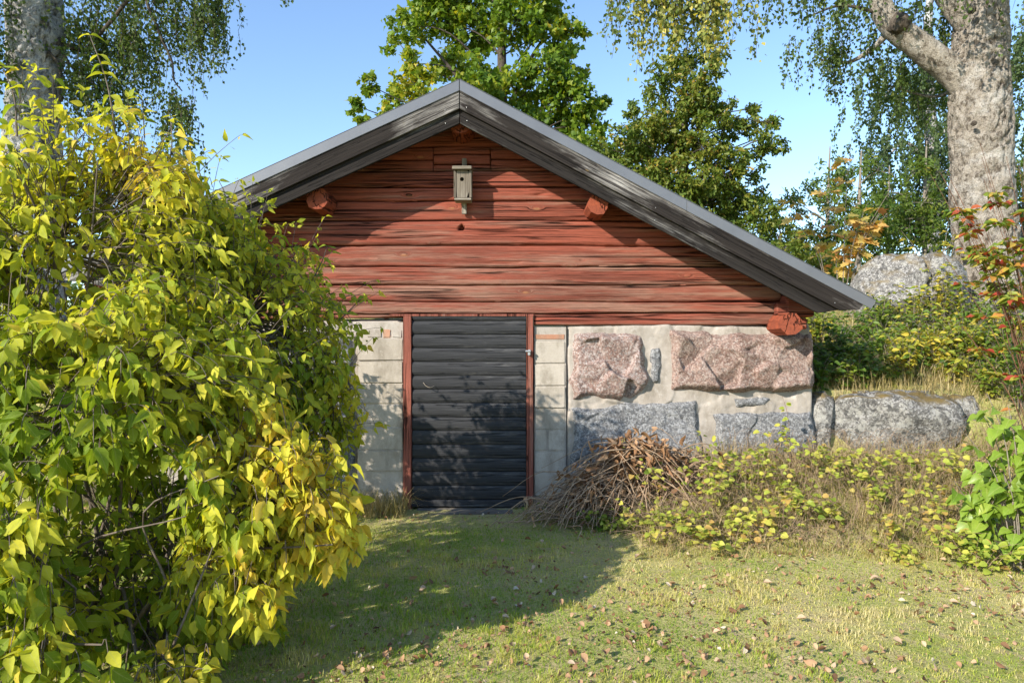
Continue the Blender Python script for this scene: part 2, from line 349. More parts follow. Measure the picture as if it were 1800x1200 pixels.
# ------------------------------------------------------------------ ground
def terrain(x, y):
    x = np.asarray(x, dtype=float); y = np.asarray(y, dtype=float)
    n = fbm(st(x * .5, y * .5, 0 * x), 3, 3) * .05 + fbm(st(x * 3, y * 3, 0 * x), 3, 5) * .012
    front = .43 * sm((x - .55) / 1.3) * sm((y - 4.55) / 1.55) + .25 * sm((-x - 2.4) / 2) * sm((y - 4.5) / 2)
    front = front + .55 * sm((x - 3.6) / 1.6) * sm((y - 4.4) / 1.8)
    plate = .95 + .26 * np.clip(y - 6.2, 0, 3.5) + .035 * np.clip(y - 9.7, 0, 25)
    side = np.maximum(x - 2.9, -x - 3.9)
    plate = np.minimum(plate, 1.12 + .75 * np.clip(side, 0, 9) + .6 * np.clip(y - 11.6, 0, 9))
    wx = np.where(x > 0, np.clip((x - 3.9) / 1.0, 0, 1), 1)
    y0 = 6.14 - .95 * wx; y1 = 6.40 + .8 * wx
    m = sm((y - y0) / (y1 - y0))
    h = front * (1 - m) + plate * m + n * (1 + .8 * m)
    inside = (x > -3.62) & (x < 2.62) & (y > 6.12) & (y < 11.35)
    h = np.where(inside, -.03, h)
    gap = (x > -3.62) & (x < 2.62) & (y <= 6.12)
    h = np.where(gap, front + n * .6, h)
    return h
xs = np.concatenate([-np.geomspace(400, 8.5, 22), np.arange(-8, 9.01, .1), np.geomspace(9.5, 400, 22)])
ys = np.concatenate([-np.geomspace(400, 2.5, 20), np.arange(-2, 14.01, .1), np.geomspace(14.5, 600, 28)])
GX, GY = np.meshgrid(xs, ys); GZ = terrain(GX, GY)
mg = Mat("turf_soil"); p = mg.pos()
gn = mg.noise(p, 1.1, 6, .6); gf = mg.noise(p, 45, 6, .7); gm = mg.noise(p, 9, 5, .65)
gc = mg.mix(mg.ramp(gn, [(.38, 0), (.62, 1)]), (.40, .43, .11), (.62, .54, .23))
gc = mg.mix(mg.ramp(gm, [(.45, 0), (.65, .8)]), gc, (.55, .43, .25))
gc = mg.mix(mg.ramp(gf, [(.35, .6), (.5, 0)]), gc, (.17, .14, .06))
mg.fin(gc, .95, .1, mg.bump(gf, 1.0, .03))
ground = link("ground", mesh("ground", st(GX, GY, GZ), grid_faces(len(ys), len(xs)), mg.m, None, True), kind="structure")
def gz(x, y): return terrain(np.asarray(x, dtype=float), np.asarray(y, dtype=float))

# ------------------------------------------------------------------ root cellar
WY = 6.15; BY = 5.73; AX = -.439; AZ = 3.677
def roof_top(x): x = np.asarray(x, dtype=float); return np.where(x > AX, AZ - .53 * (x - AX), AZ - .457 * (AX - x))
cellar = thing("root_cellar", "old root cellar with red log gable, black plank door and granite base", "root cellar", (AX, WY, 0))
CL = np.array([AX, WY, 0.])
def cpart(name, mat_or_none=None, parent=None):
    o = link(name, None, parent or cellar); return o
MI = Matrix.Translation((-AX, -WY, 0))

# --- log gable: every log a part
gable = link("log_gable", None, cellar)
def log_front(name, xa, xb, lo, hi, seed, prot=0.0, wear=.3, hole=None, clamproof=True):
    nc = max(12, int((xb - xa) / .016)); nr = 15
    X = np.linspace(xa, xb, nc); U = np.linspace(0, 1, nr)
    wob = lambda s: fbm(st(X * .7, 0 * X + s * 3.1, 0 * X), 2, 11) * .011 + fbm(st(X * 4, 0 * X + s * 1.7, 0 * X), 3, 13) * .006
    zl = az(lo, WY) + wob(lo * .1) + .0028; zh = az(hi, WY) + wob(hi * .1) - .0028
    if clamproof: zh = np.minimum(zh, roof_top(X) - .10); zl = np.minimum(zl, zh - .001)
    Z = zl[None] * (1 - U[:, None]) + zh[None] * U[:, None]; XX = np.broadcast_to(X[None], Z.shape)
    prof = 1 - np.abs(2 * U - 1) ** 20
    d = prot + .022 * prof[:, None] - .022 + .003 * (1 - (2 * U - 1) ** 2)[:, None]
    d = d + fbm(st(XX * .7, Z * 5, 0 * Z + seed), 3, 21) * .010 + fbm(st(XX * 1.0, Z * 34, 0 * Z + seed), 3, 23) * .003
    ck = np.abs(fbm(st(XX * .28, Z * 13, 0 * Z + seed * 2.0), 2, 29)); gate = sm((vnoise(st(XX * 1.1, Z * 4, 0 * Z + seed), 31) + .05) * 4)
    d = d - .018 * sm(1 - ck / .035) * gate - wear * .010 * sm(1 - np.abs(fbm(st(XX * .8, Z * 30, 0 * Z + seed * 3.0), 2, 37)) / .07) * sm((vnoise(st(XX * 1.6, Z * 5, 0 * Z + seed), 39) + .1) * 4)
    if hole is not None:
        r = np.hypot(XX - hole[0], Z - hole[1]); d = np.where(r < hole[2], d - .11, d)
    Y = WY - d
    V = st(XX, Y, Z).reshape(-1, 3)
    F = grid_faces(nr, nc)
    # back skin and closing edges
    Vb = st(XX, 0 * Z + WY + .13, Z).reshape(-1, 3)[[0, nc - 1, (nr - 1) * nc, nr * nc - 1]]
    k = len(V); V = np.concatenate([V, Vb]); T = np.concatenate([F[:, [0, 1, 2]], F[:, [0, 2, 3]]])
    bot = np.arange(nc); top = (nr - 1) * nc + np.arange(nc); lef = np.arange(nr) * nc; rig = lef + nc - 1
    fan = lambda e, a, flip: np.stack([e[:-1], e[1:], np.full(len(e) - 1, a)], 1)[:, [0, 2, 1] if flip else [0, 1, 2]]
    T = np.concatenate([T, fan(bot, k, True), fan(top, k + 3, False), fan(lef, k + 2, False), fan(rig, k + 1, True),
                        [[nc - 1, k, k + 1]], [[top[0], k + 3, k + 2]], [[0, k + 2, k]], [[top[-1], k + 1, k + 3]], [[k, k + 2, k + 3], [k, k + 3, k + 1]]])
    return link(name, mesh(name, V - CL, T, RED, {"wear": np.full(len(V), wear)}, True), gable)
bounds = [(222, 259, 0, .0), (259, 281, .004, .0), (281, 300, -.004, .1), (300, 328, .006, .0), (328, 353, 0, .0), (353, 388, .004, .15), (388, 432, .014, .3),
          (432, 469, .002, .45), (469, 501, .006, .6), (501, 530, .002, .85), (530, 551.5, .008, 1.0)]
def xr_at(z):   # gable width under the roof at height z
    return max(-3.6, AX - (AZ - .1 - z) / .457), min(2.42, AX + (AZ - .1 - z) / .53)
for i, (hi, lo, pr, we) in enumerate(bounds):
    xa, xb = xr_at(az(lo, WY))
    if i in (2,):                                    # split course with the short patch board in the middle
        log_front("log", xa, ax(761, WY), lo, hi, i + .3, pr, we); log_front("log", ax(863, WY), xb, lo, hi, i + .7, pr, we)
        log_front("patch_board", ax(762.5, WY), ax(861.5, WY), 290, 272, 44.0, .012, .0); log_front("log", ax(762, WY), ax(862, WY), 300, 291, 45, -.004, .1); continue
    if i == 1:
        log_front("log", xa, ax(761, WY), lo, hi, i + .3, pr, we); log_front("log", ax(863, WY), xb, lo, hi, i + .7, pr, we)
        log_front("log", ax(762, WY), ax(862, WY), 271.5, 259, 46, .0, .0); continue
    log_front("log", xa, xb, lo, hi, float(i), pr, we, (ax(812, WY), az(401, WY), .024) if i == 6 else None)
log_front("log", ax(939, WY), 2.42, 571, 552, 31, .006, .7); log_front("log", -3.6, ax(708, WY), 560, 552, 32, .006, .8)
# inner boarding keeps daylight out of the log joints
bm_part("inner_boarding", box_bm(-3.55, 2.40, WY + .14, WY + .16, az(549, WY), az(549, WY) + .02, 0), DBARK, gable, MI)
bmx = bmesh.new()
pts = [(-3.5, 1.72), (2.38, 1.72), (2.38, float(roof_top(2.38)) - .12), (AX, AZ - .14), (-3.5, float(roof_top(-3.5)) - .12)]
fr = [bmx.verts.new((x, WY + .14, z)) for x, z in pts]; bk = [bmx.verts.new((x, WY + .2, z)) for x, z in pts]
bmx.faces.new(fr); bmx.faces.new(bk[::-1])
for k in range(5): bmx.faces.new((fr[k], bk[k], bk[(k + 1) % 5], fr[(k + 1) % 5]))
bm_part("gable_backing", bmx, DBARK, gable, MI)
# side walls of logs (mostly under the eaves)
def hex_log(name, x, z, r, y0, y1, mat, parent, sides=8, rot=0, sx=1.0, seed=0):
    n = 9; yy = np.linspace(y0, y1, n); pth = st(x + 0 * yy, yy, z + 0 * yy)
    th = np.linspace(0, 2 * np.pi, sides, endpoint=False) + rot; rr = r * (1 + .06 * np.sin(np.arange(sides) * 2.3 + seed))
    bm = bmesh.new(); rings = []
    for k in range(n):
        q = .96 if k == 0 else 1
        rings.append([bm.verts.new((x + math.cos(a) * b * sx * q, yy[k], z + math.sin(a) * b * q)) for a, b in zip(th, rr)])
    for k in range(n - 1):
        for j in range(sides): bm.faces.new((rings[k][j], rings[k + 1][j], rings[k + 1][(j + 1) % sides], rings[k][(j + 1) % sides]))
    bm.faces.new(rings[0]); bm.faces.new(rings[-1][::-1])
    return bm_part(name, bm, mat, parent, MI)
for sx_ in (2.50, -3.70):
    top = float(roof_top(sx_)) - .14; z = 1.70; k = 0
    while z < top - .03:
        hh = min(.21, top - z)
        bm_part("side_log", box_bm(sx_ - .08, sx_ + .17, 6.02, 11.3, z + .003, z + hh - .003, .02, .004, k), RED, cellar, MI); z += hh; k += 1
# --- purlins
for nm, px_, py_, r_, sd in (("ridge_purlin", 810, 214, .115, 0), ("purlin", 558, 349, .106, 1), ("purlin", 1051, 359, .100, 2)):
    q = at(px_, py_, 5.86); hex_log(nm, q[0], q[2], r_, 5.84, 11.3, ORED, cellar, 10, .2, .93, sd)
q = at(1390, 569.5, 5.86); hex_log("wall_plate", q[0], q[2], .104, 5.84, 11.3, ORED, cellar, 8, math.pi / 8, .98, 4)
hex_log("wall_plate", -3.55, 1.64, .108, 5.84, 11.3, ORED, cellar, 6, math.pi / 6, .98, 1)
q = at(1405, 545, 5.95); bm_part("corner_block", box_bm(ax(1372, 5.95), ax(1425, 5.95), 6.03, 6.11, 1.70, 1.83, .012), RED, cellar, MI)
q = at(1418, 565, 5.95); bm_part("corner_block", box_bm(ax(1413.5, 5.95), ax(1426, 5.95), 6.03, 6.11, az(578, 5.95), 1.697, .01), RED, cellar, MI)

# --- roof: deck, sheets, flashing, bargeboards
roof = link("roof", None, cellar)
def slope_frame(side, y):
    s = .53 if side > 0 else .457; a = math.atan(s) * (1 if side > 0 else -1)
    return Matrix.Translation((AX, y, AZ)) @ Matrix.Rotation(a, 4, 'Y') @ (Matrix.Identity(4) if side > 0 else Matrix.Rotation(math.pi, 4, 'Z'))
def slope_board(name, side, u0, u1, v0, v1, y0, y1, mat, parent, endcut=None, apexcut=True):
    """board along the slope: u metres from the ridge, v metres below the roof line (vertical), y depth"""
    s = .53 if side > 0 else .457; c = 1 / math.hypot(1, s); L = Matrix(); ang = math.atan(s)
    bm = bmesh.new()
    # outline in (x offset from ridge, z) with a plumb cut at the ridge
    xe0, xe1 = u1[0], u1[1]          # x offset at the top and bottom edge of the far end
    pts = [(u0, -s * u0 - v0), (xe0, -s * xe0 - v0), (xe1, -s * xe1 - v1), (u0, -s * u0 - v1)]
    if endcut: pts.insert(3, (endcut, -s * endcut - v1)); pts[2] = (xe1, -s * xe0 - v0 - (v1 - v0) * .30)
    if endcut and u1[1] == 0: pts.pop(2)
    n = 26; loc = []
    f = [bm.verts.new((x, y0, z)) for x, z in pts]; b = [bm.verts.new((x, y1, z)) for x, z in pts]
    bm.faces.new(f); bm.faces.new(b[::-1])
    for k in range(len(pts)): bm.faces.new((f[k], b[k], b[(k + 1) % len(pts)], f[(k + 1) % len(pts)]))
    bmesh.ops.recalc_face_normals(bm, faces=bm.faces[:])
    if side < 0: bm.transform(Matrix.Scale(-1, 4, (1, 0, 0))); bmesh.ops.reverse_faces(bm, faces=bm.faces[:])
    R = Matrix.Rotation(ang * (1 if side > 0 else -1), 4, 'Y')
    bm.transform(R.inverted())       # length along local x so the grain runs along the board
    bmesh.ops.bevel(bm, geom=bm.edges[:], offset=.003, segments=1, affect='EDGES')
    bmesh.ops.recalc_face_normals(bm, faces=bm.faces[:])
    me = bpy.data.meshes.new(name); bm.to_mesh(me); bm.free(); me.materials.append(mat)
    o = link(name, me, parent); o.matrix_local = Matrix.Translation((0, -WY, AZ)) @ R
    return o
RX, LX = 3.03 - AX, 3.46
for side, E in ((1, RX), (-1, LX)):
    # verge flashing in two lengths, upper board, lower board
    cut = 1.90 if side > 0 else 2.4
    slope_board("verge_flashing", side, .002, (cut, cut), 0, .092, BY - .028, BY - .024, METAL, roof)
    slope_board("verge_flashing", side, cut + .002, (E + .012, E - .028), 0, .092, BY - .0265, BY - .0225, METAL, roof)
    slope_board("flashing_top", side, .0, (E + .012, E + .012), -.006, -.002, BY - .028, BY + .25, METAL, roof)
    slope_board("bargeboard", side, .003, (E - .093, E - .119), .085, .238, BY - .018, BY + .012, BOARD, roof, E - .28)
    slope_board("bargeboard", side, .003, (E - .28, 0), .232, .352, BY + .014, BY + .042, BOARD2, roof, E - .456)
    slope_board("roof_sheet", side, 0, (E, E), -.001, .012, BY + .02, 11.45, METAL, roof)
    slope_board("roof_deck", side, 0, (E - .06, E - .06), .014, .075, BY + .045, 11.4, BOARD2, roof)
    for k in range(8):
        slope_board("standing_seam", side, .03, (E - .01, E - .01), -.03, -.003, 6.3 + k * .65, 6.325 + k * .65, METAL, roof)
# nail heads on the boards
for side, us in ((1, (.02, 1.6, 3.1)), (-1, (.08, 1.7))):
    for u in us:
        for vv, yy in ((.20, BY - .02), (.30, BY + .012)):
            s = .53 if side > 0 else .457
            bm = bmesh.new(); bmesh.ops.create_uvsphere(bm, u_segments=8, v_segments=5, radius=.0042)
            bm.transform(Matrix.Translation((side * (u + .04), yy - WY, AZ - s * (u + .04) - vv))); bm_part("nail", bm, STEEL, roof)

# --- foundation
found = link("foundation", None, cellar)
bm_part("wall_core", box_bm(-3.6, -.985, WY + .03, 6.6, -.3, 1.665, 0), MORT, found, MI)
bm_part("wall_core", box_bm(.20, 2.58, WY + .06, 6.6, -.3, 1.63, 0), MORT, found, MI)
bm_part("pier_mortar", box_bm(.202, .487, WY - .003, WY + .3, -.3, 1.62, 0), MORT, found, MI)
bm_part("pier_mortar", box_bm(-1.392, -.982, WY - .003, WY + .3, -.3, 1.66, 0), MORT, found, MI)
bm_part("wall_core", box_bm(2.25, 2.58, 6.6, 11.3, -.3, 1.62, 0), GGREY, found, MI)
bm_part("wall_core", box_bm(-3.6, -3.2, 6.6, 11.3, -.3, 1.62, 0), GGREY, found, MI)
bm_part("wall_core", box_bm(-3.6, 2.58, 11.0, 11.3, -.3, 1.62, 0), GGREY, found, MI)
def blocks(px0, px1, seams, mat, jit=3, split=None, y=WY):
    for k in range(len(seams) - 1):
        t, b = seams[k], seams[k + 1]
        cells = [(px0, px1)] if not split or k not in split else [(px0, split[k]), (split[k], px1)]
        for c0, c1 in cells:
            r = random.Random(int(t * 7 + c0))
            dy = r.uniform(-.006, .006)
            bm_part("concrete_block", box_bm(ax(c0, y) + .004, ax(c1, y) - .004, y - .012 + dy, y + .1, az(b, y) + .003, az(t, y) - .003, .007, .003, int(t), 2), mat, found, MI)
R_SEAMS = [599, 639, 678, 717, 755, 792, 830, 872, 912]
L_SEAMS = [595, 634, 673, 710, 750, 790, 828, 868, 908]
blocks(939, 994, R_SEAMS, CONC, split={4: 963})
blocks(628, 709, L_SEAMS, CONC)
for a, b, t, l in ((939, 994, 586, 598),):
    bm_part("brick", box_bm(ax(a, WY) + .004, ax(b, WY) - .005, WY - .008, WY + .09, az(l, WY) + .003, az(t, WY) - .003, .007, .003, 5, 2), BRICK, found, MI)
for a, b, m_ in ((645, 672, MORT), (672, 688, BRICK), (688, 708, MORT)):
    bm_part("brick", box_bm(ax(a, WY) + .004, ax(b, WY) - .004, WY - .010, WY + .09, az(594, WY) + .003, az(578, WY) - .003, .007, .003, a, 2), m_, found, MI)
# rubble stones left of the concrete pillar (behind the shrub)
def in_poly(px, py, poly):
    """signed distance in px, positive inside"""
    poly = np.asarray(poly, dtype=float); n = len(poly); d = np.full(px.shape, 1e9); ins = np.zeros(px.shape, dtype=bool)
    for i in range(n):
        a, b = poly[i], poly[(i + 1) % n]; e = b - a
        t = np.clip(((px - a[0]) * e[0] + (py - a[1]) * e[1]) / (e @ e), 0, 1)
        d = np.minimum(d, np.hypot(px - a[0] - t * e[0], py - a[1] - t * e[1]))
        c = (a[1] > py) != (b[1] > py); xi = (b[0] - a[0]) * (py - a[1]) / (b[1] - a[1] + 1e-9) + a[0]
        ins ^= c & (px < xi)
    return np.where(ins, d, -d)
def relief(name, poly, mat, bulge, rough, seed, facet=.02, edge=14, base=WY, y_off=0.0, step=2.2, margin=7, wob=5):
    poly = np.asarray(poly, dtype=float); lo = poly.min(0) - margin; hi = poly.max(0) + margin
    PX, PY = np.meshgrid(np.arange(lo[0], hi[0], step), np.arange(lo[1], hi[1], step))
    X = ax(PX, WY); Z = az(PY, WY)
    sd = in_poly(PX, PY, poly) + fbm(st(X * 7, Z * 7, 0 * X + seed), 3, 41) * wob
    t = sm((sd + margin) / edge)
    d = -.07 + (.07 + bulge) * t
    r_ = np.random.default_rng(int(seed)); K = max(5, int((hi[0] - lo[0]) * (hi[1] - lo[1]) / 1500))
    cx_ = r_.uniform(X.min(), X.max(), K); cz_ = r_.uniform(Z.min(), Z.max(), K); gx_ = r_.normal(size=K) * facet * 9; gz_ = r_.normal(size=K) * facet * 9; h_ = r_.normal(size=K) * facet * .8
    wx = X + .05 * fbm(st(X * 6, Z * 6, 0 * X + seed), 3, 45); wz = Z + .05 * fbm(st(X * 6 + 9, Z * 6, 0 * X + seed), 3, 46)
    q = (wx[..., None] - cx_) ** 2 + (wz[..., None] - cz_) ** 2; w_ = np.exp(-(q - q.min(-1, keepdims=True)) / .0016); w_ /= w_.sum(-1, keepdims=True)
    fac = (w_ * (h_ + gx_ * (X[..., None] - cx_) + gz_ * (Z[..., None] - cz_))).sum(-1)
    d = d + (fac + rough * .35 * fbm(st(X * 5, Z * 5, 0 * X + seed), 5, 43) + rough * .22 * fbm(st(X * 24, Z * 24, 0 * X + seed), 4, 53)) * t
    V = st(X, base + y_off - d, Z); nr, nc = X.shape; F = grid_faces(nr, nc)
    keep = (sd > -margin).ravel(); F = F[keep[F].all(1)]
    used = np.unique(F); mp = -np.ones(nr * nc, int); mp[used] = np.arange(len(used))
    return part(name, V.reshape(-1, 3)[used], mp[F][:, ::-1], mat, found, CL, None, True)
relief("mortar", [(995, 569), (1060, 571), (1180, 567), (1300, 571), (1424, 574), (1432, 690), (1436, 930), (995, 930)], MORT, .020, .016, 3.0, .007, 10, WY, .02, 2.4, 4, 3)
relief("mortar", [(540, 560), (708, 560), (708, 597), (627, 597), (622, 930), (540, 930)], MORT, .012, .012, 5.0, .004, 10, WY, .03, 3.0, 3, 2)
relief("granite_block", [(1001, 580), (1040, 576), (1085, 583), (1131, 582), (1139, 606), (1133, 640), (1146, 664), (1132, 692), (1114, 709), (1040, 706), (1001, 709)], GPINK, .072, .030, 12.0, .020, 22, WY, .0, 2.0, 6, 7)
relief("granite_block", [(1143, 612), (1161, 609), (1166, 640), (1156, 672), (1146, 674), (1140, 650)], GGREY, .032, .012, 14.0, .008, 14)
relief("granite_block", [(1175, 577), (1250, 579), (1330, 583), (1405, 580), (1428, 588), (1433, 640), (1428, 684), (1408, 692), (1330, 694), (1240, 692), (1175, 688)], GBROWN, .085, .032, 17.0, .024, 22, WY, .0, 2.0, 6, 7)
relief("granite_block", [(1001, 714), (1060, 711), (1120, 703), (1226, 702), (1233, 750), (1240, 812), (1226, 900), (1001, 900)], GGREY, .042, .012, 22.0, .005, 18, WY, .0, 2.0, 6, 6)
relief("granite_block", [(1250, 726), (1300, 719), (1380, 716), (1428, 720), (1436, 760), (1437, 830), (1430, 900), (1250, 900)], GGREY, .048, .014, 26.0, .006, 20, WY, .0, 2.0, 6, 7)
relief("granite_block", [(1286, 699), (1330, 695), (1352, 701), (1342, 713), (1294, 715)], GGREY, .028, .010, 29.0, .004, 12)
relief("granite_block", [(440, 600), (545, 592), (618, 596), (619, 690), (540, 700), (440, 696)], GGREY, .05, .03, 32.0, .02)
relief("granite_block", [(440, 706), (530, 708), (618, 700), (620, 800), (618, 900), (440, 900)], GGREY, .05, .03, 35.0, .02)
# corner stones seen from the side
for z0, z1, m_ in ((1.02, 1.60, GBROWN), (.2, 1.0, GGREY)):
    bm = box_bm(2.50, 2.70, 6.17, 6.95, z0, z1, .05, .012, int(z0 * 10), 2); bm_part("granite_block", bm, m_, found, MI)

# --- door frame and door
frame = link("door_frame", None, cellar)
bm_part("jamb", box_bm(ax(709.5, WY), ax(724, WY), WY - .035, WY + .10, -.02, az(556, WY), .005), JRED, frame, MI)
bm_part("jamb", box_bm(ax(925.5, WY), ax(937.5, WY), WY - .035, WY + .10, -.02, az(553, WY), .005), JRED, frame, MI)
bm_part("lintel_board", box_bm(ax(686, WY), ax(939, WY), WY - .030, WY + .03, az(556, WY), az(552.2, WY), .003), JRED, frame, MI)
bm = box_bm(ax(927.5, WY), ax(932, WY), WY - .075, WY - .03, az(624, WY), az(614, WY), .004, 0, 0, 2)
bm_part("latch", bm, STEEL, frame, MI)
bm = bmesh.new(); bmesh.ops.create_cone(bm, cap_ends=True, segments=10, radius1=.011, radius2=.011, depth=.045)
bm.transform(Matrix.Translation((ax(928, WY), WY - .07, az(617, WY))) @ Matrix.Rotation(math.pi / 2, 4, 'Y')); bm_part("latch_pin", bm, STEEL, frame, MI)
door = link("door", None, cellar)
bm_part("door_backing", box_bm(ax(725, WY), ax(925, WY), WY + .022, WY + .06, .03, az(553, WY), 0), DOORM, door, MI)
seams = [552.5, 563.6, 587.4, 611.2, 635.2, 659.6, 683.5, 707.3, 732.2, 755.7, 780.6, 804.4, 827.5, 852, 876]
for k in range(14):
    z1, z0 = az(seams[k], WY) - .003, az(seams[k + 1], WY) + .003; hh = z1 - z0
    xa, xb = ax(725.5, WY), ax(924.5, WY); n = 9; u = np.linspace(0, 1, n)
    if k == 0: u = np.linspace(.0, .62, n); 
    prof = .017 * (1 - np.abs(2 * u - 1) ** 2.6); zz = z0 + hh * np.linspace(0, 1, n)
    bm = bmesh.new(); r = random.Random(k); dx = r.uniform(-.003, .003); dy = r.uniform(-.003, .003); tl = r.uniform(-.0025, .0025)
    nn = 14; XX = np.linspace(xa, xb, nn); cols = []
    for j, x in enumerate(XX):
        cols.append([bm.verts.new((x + dx, WY + .012 - .02 - p_ + dy, z + tl * (x - xa) + .0015 * math.sin(x * 9 + k))) for z, p_ in zip(zz, prof)] + [bm.verts.new((x + dx, WY + .02, z1)), bm.verts.new((x + dx, WY + .02, z0))])
    m_ = n + 2
    for j in range(nn - 1):
        for i in range(m_): bm.faces.new((cols[j][i], cols[j + 1][i], cols[j + 1][(i + 1) % m_], cols[j][(i + 1) % m_]))
    bm.faces.new(cols[0]); bm.faces.new(cols[-1][::-1])
    for f in bm.faces: f.smooth = False
    bmesh.ops.recalc_face_normals(bm, faces=bm.faces[:])
    Mx = Matrix.Translation((-AX, -WY, -z0)); bm.transform(Mx)
    me = bpy.data.meshes.new("plank"); bm.to_mesh(me); bm.free(); me.materials.append(DOORM)
    o = link("plank", me, door); o.location = (0, 0, z0)
hk = spline([at(744, 672, WY - .02), at(749, 678, WY - .06), at(757, 681, WY - .07), at(763, 678, WY - .03)], 12)
V, F = tube(hk, .0032, 6); part("pull_hook", V, F, TWIG, door, CL)
bm_part("threshold", box_bm(ax(722, WY), ax(926, WY), WY - .03, WY + .1, az(889, WY), az(877.5, WY), .006, .002, 3), DOORM, cellar, MI)
bm_part("step_slab", box_bm(ax(727, 6.0), ax(905, 6.0), 5.90, WY + .1, -.12, az(890, WY) - .004, .02, .012, 9, 2), STEPM, cellar, MI)

# ------------------------------------------------------------------ bird box
BX = -.434
bird = thing("bird_box", "small weathered wooden bird box nailed high on the red log gable", "bird box", (BX, 6.12, az(349, 5.99)))
bl = np.array(bird.location); MB = Matrix.Translation(-Vector(bl)); zb0 = az(348, 5.98); zb1 = az(300, 5.98)
fb = 5.97
def ring_front():
    bm = bmesh.new(); w0, w1 = BX - .052, BX + .058; hz = az(315, 5.97); hx = ax(812, 5.97); n = 24
    th = [2 * math.pi * k / n + math.pi / 4 for k in range(n)]
    def sq(a):
        c, s = math.cos(a), math.sin(a); k = 1e9
        if c > 1e-9: k = min(k, (w1 - hx) / c)
        if c < -1e-9: k = min(k, (w0 - hx) / c)
        if s > 1e-9: k = min(k, (zb1 - .002 - hz) / s)
        if s < -1e-9: k = min(k, (zb0 + .002 - hz) / s)
        return hx + c * k, hz + s * k
    R = []
    for y in (fb, fb + .018):
        inn = [bm.verts.new((hx + .0175 * math.cos(a), y, hz + .0175 * math.sin(a))) for a in th]
        out = [bm.verts.new((*(sq(a)[:1]), y, sq(a)[1])) for a in th]; R.append((inn, out))
    for k in range(n):
        j = (k + 1) % n
        bm.faces.new((R[0][0][k], R[0][1][k], R[0][1][j], R[0][0][j])); bm.faces.new((R[1][0][j], R[1][1][j], R[1][1][k], R[1][0][k]))
        bm.faces.new((R[0][0][k], R[0][0][j], R[1][0][j], R[1][0][k])); bm.faces.new((R[0][1][j], R[0][1][k], R[1][1][k], R[1][1][j]))
    return bm
VERT = Matrix.Rotation(math.pi / 2, 4, 'Y')
def vboard(name, bm, parent):
    """grain runs upright"""
    bm.transform(MB); bm.transform(VERT.inverted()); bmesh.ops.recalc_face_normals(bm, faces=bm.faces[:])
    me = bpy.data.meshes.new(name); bm.to_mesh(me); bm.free(); me.materials.append(GREYW); o = link(name, me, parent); o.matrix_local = VERT; return o
vboard("front_board", ring_front(), bird)
vboard("side_board", box_bm(BX - .075, BX - .054, fb - .006, 6.10, zb0, zb1, .003), bird)
vboard("side_board", box_bm(BX + .060, BX + .081, fb - .006, 6.10, zb0, zb1, .003), bird)
vboard("back_board", box_bm(BX - .052, BX + .058, 6.075, 6.098, zb0, zb1, .002), bird)
bm_part("floor_board", box_bm(BX - .070, BX + .078, fb - .002, 6.10, zb0 - .022, zb0 - .001, .003), GREYW, bird, MB)
bm_part("lid", box_bm(BX - .086, BX + .084, fb - .045, 6.105, zb1 + .001, zb1 + .030, .004), GREYW, bird, MB)
vboard("hanging_batten", box_bm(BX - .014, BX + .028, 6.101, 6.125, az(376, 6.1), az(278, 6.1), .003), bird)

# ------------------------------------------------------------------ boulders
def boulder(name, label, cx, cy, z0, sx, sy, sz, seed, mat=LICH, group=None, cuts=5, sub=5, cat="boulder", crack=None):
    bm = bmesh.new(); bmesh.ops.create_icosphere(bm, subdivisions=sub, radius=1)
    V = np.array([v.co[:] for v in bm.verts]); F = np.array([[v.index for v in f.verts] for f in bm.faces]); bm.free()
    r = np.random.default_rng(seed)
    q = np.abs(V); V = V / (q ** 4.5).sum(1, keepdims=True) ** (1 / 4.5)
    for k in range(cuts):
        n = unit(r.normal(size=3) * np.array([1, 1, .8])); lim = r.uniform(.70, .95); d = V @ n - lim; V = V - np.where(d > 0, d, 0)[:, None] * n * .97
    d = fbm(V * 1.3 + seed, 3, seed) * .14 + fbm(V * 4 + seed, 4, seed + 3) * .085 - .05 * (1 - sm(np.abs(fbm(V * 2.2 + seed, 3, seed + 7)) / .05)) + fbm(V * 13 + seed, 4, seed + 5) * .035
    V = V * (1 + d)[:, None]
    if crack is not None: V = V * (1 - .28 * sm(1 - np.abs(V[:, 0] - crack + .10 * vnoise(V * 3, 2)) / .07) * (V[:, 1] < .3))[:, None]
    V = V * np.array([sx, sy, sz]); V = V + np.array([0, 0, sz * .8])
    o = link(name, mesh(name, V, F, mat, None, True), None, (cx, cy, z0), label, cat, group)
    return o
B1 = boulder("boulder", "long grey lichen covered boulder right of the granite foundation, dry moss on top", ax(1575, 6.25), 6.36, .30, .60, .34, .40, 5, cuts=6)
B2 = boulder("boulder", "small lichen spotted stone wedged at the right end of the long grey boulder", ax(1700, 6.3), 6.45, .50, .17, .2, .27, 9, cuts=4, sub=4)
B3 = boulder("boulder", "narrow pale upright stone between the granite foundation and the long boulder", ax(1450, 6.2), 6.32, .25, .13, .16, .42, 12, LICH, cuts=4, sub=4)
B4 = boulder("boulder", "tall cracked grey boulder up on the slope beside the old birch trunk", ax(1592, 9.2), 9.25, 1.50, .60, .55, .64, 21, cuts=6, crack=.12)
B5 = boulder("boulder", "low pale boulder in the weeds below the tall cracked boulder", ax(1625, 8.2), 8.2, 1.28, .36, .3, .24, 24, cuts=4, sub=4)
B6 = boulder("boulder", "pale rock at the foot of the birch by the right edge of the view", ax(1800, 8.4), 8.5, 1.55, .3, .3, .3, 27, cuts=4, sub=4)

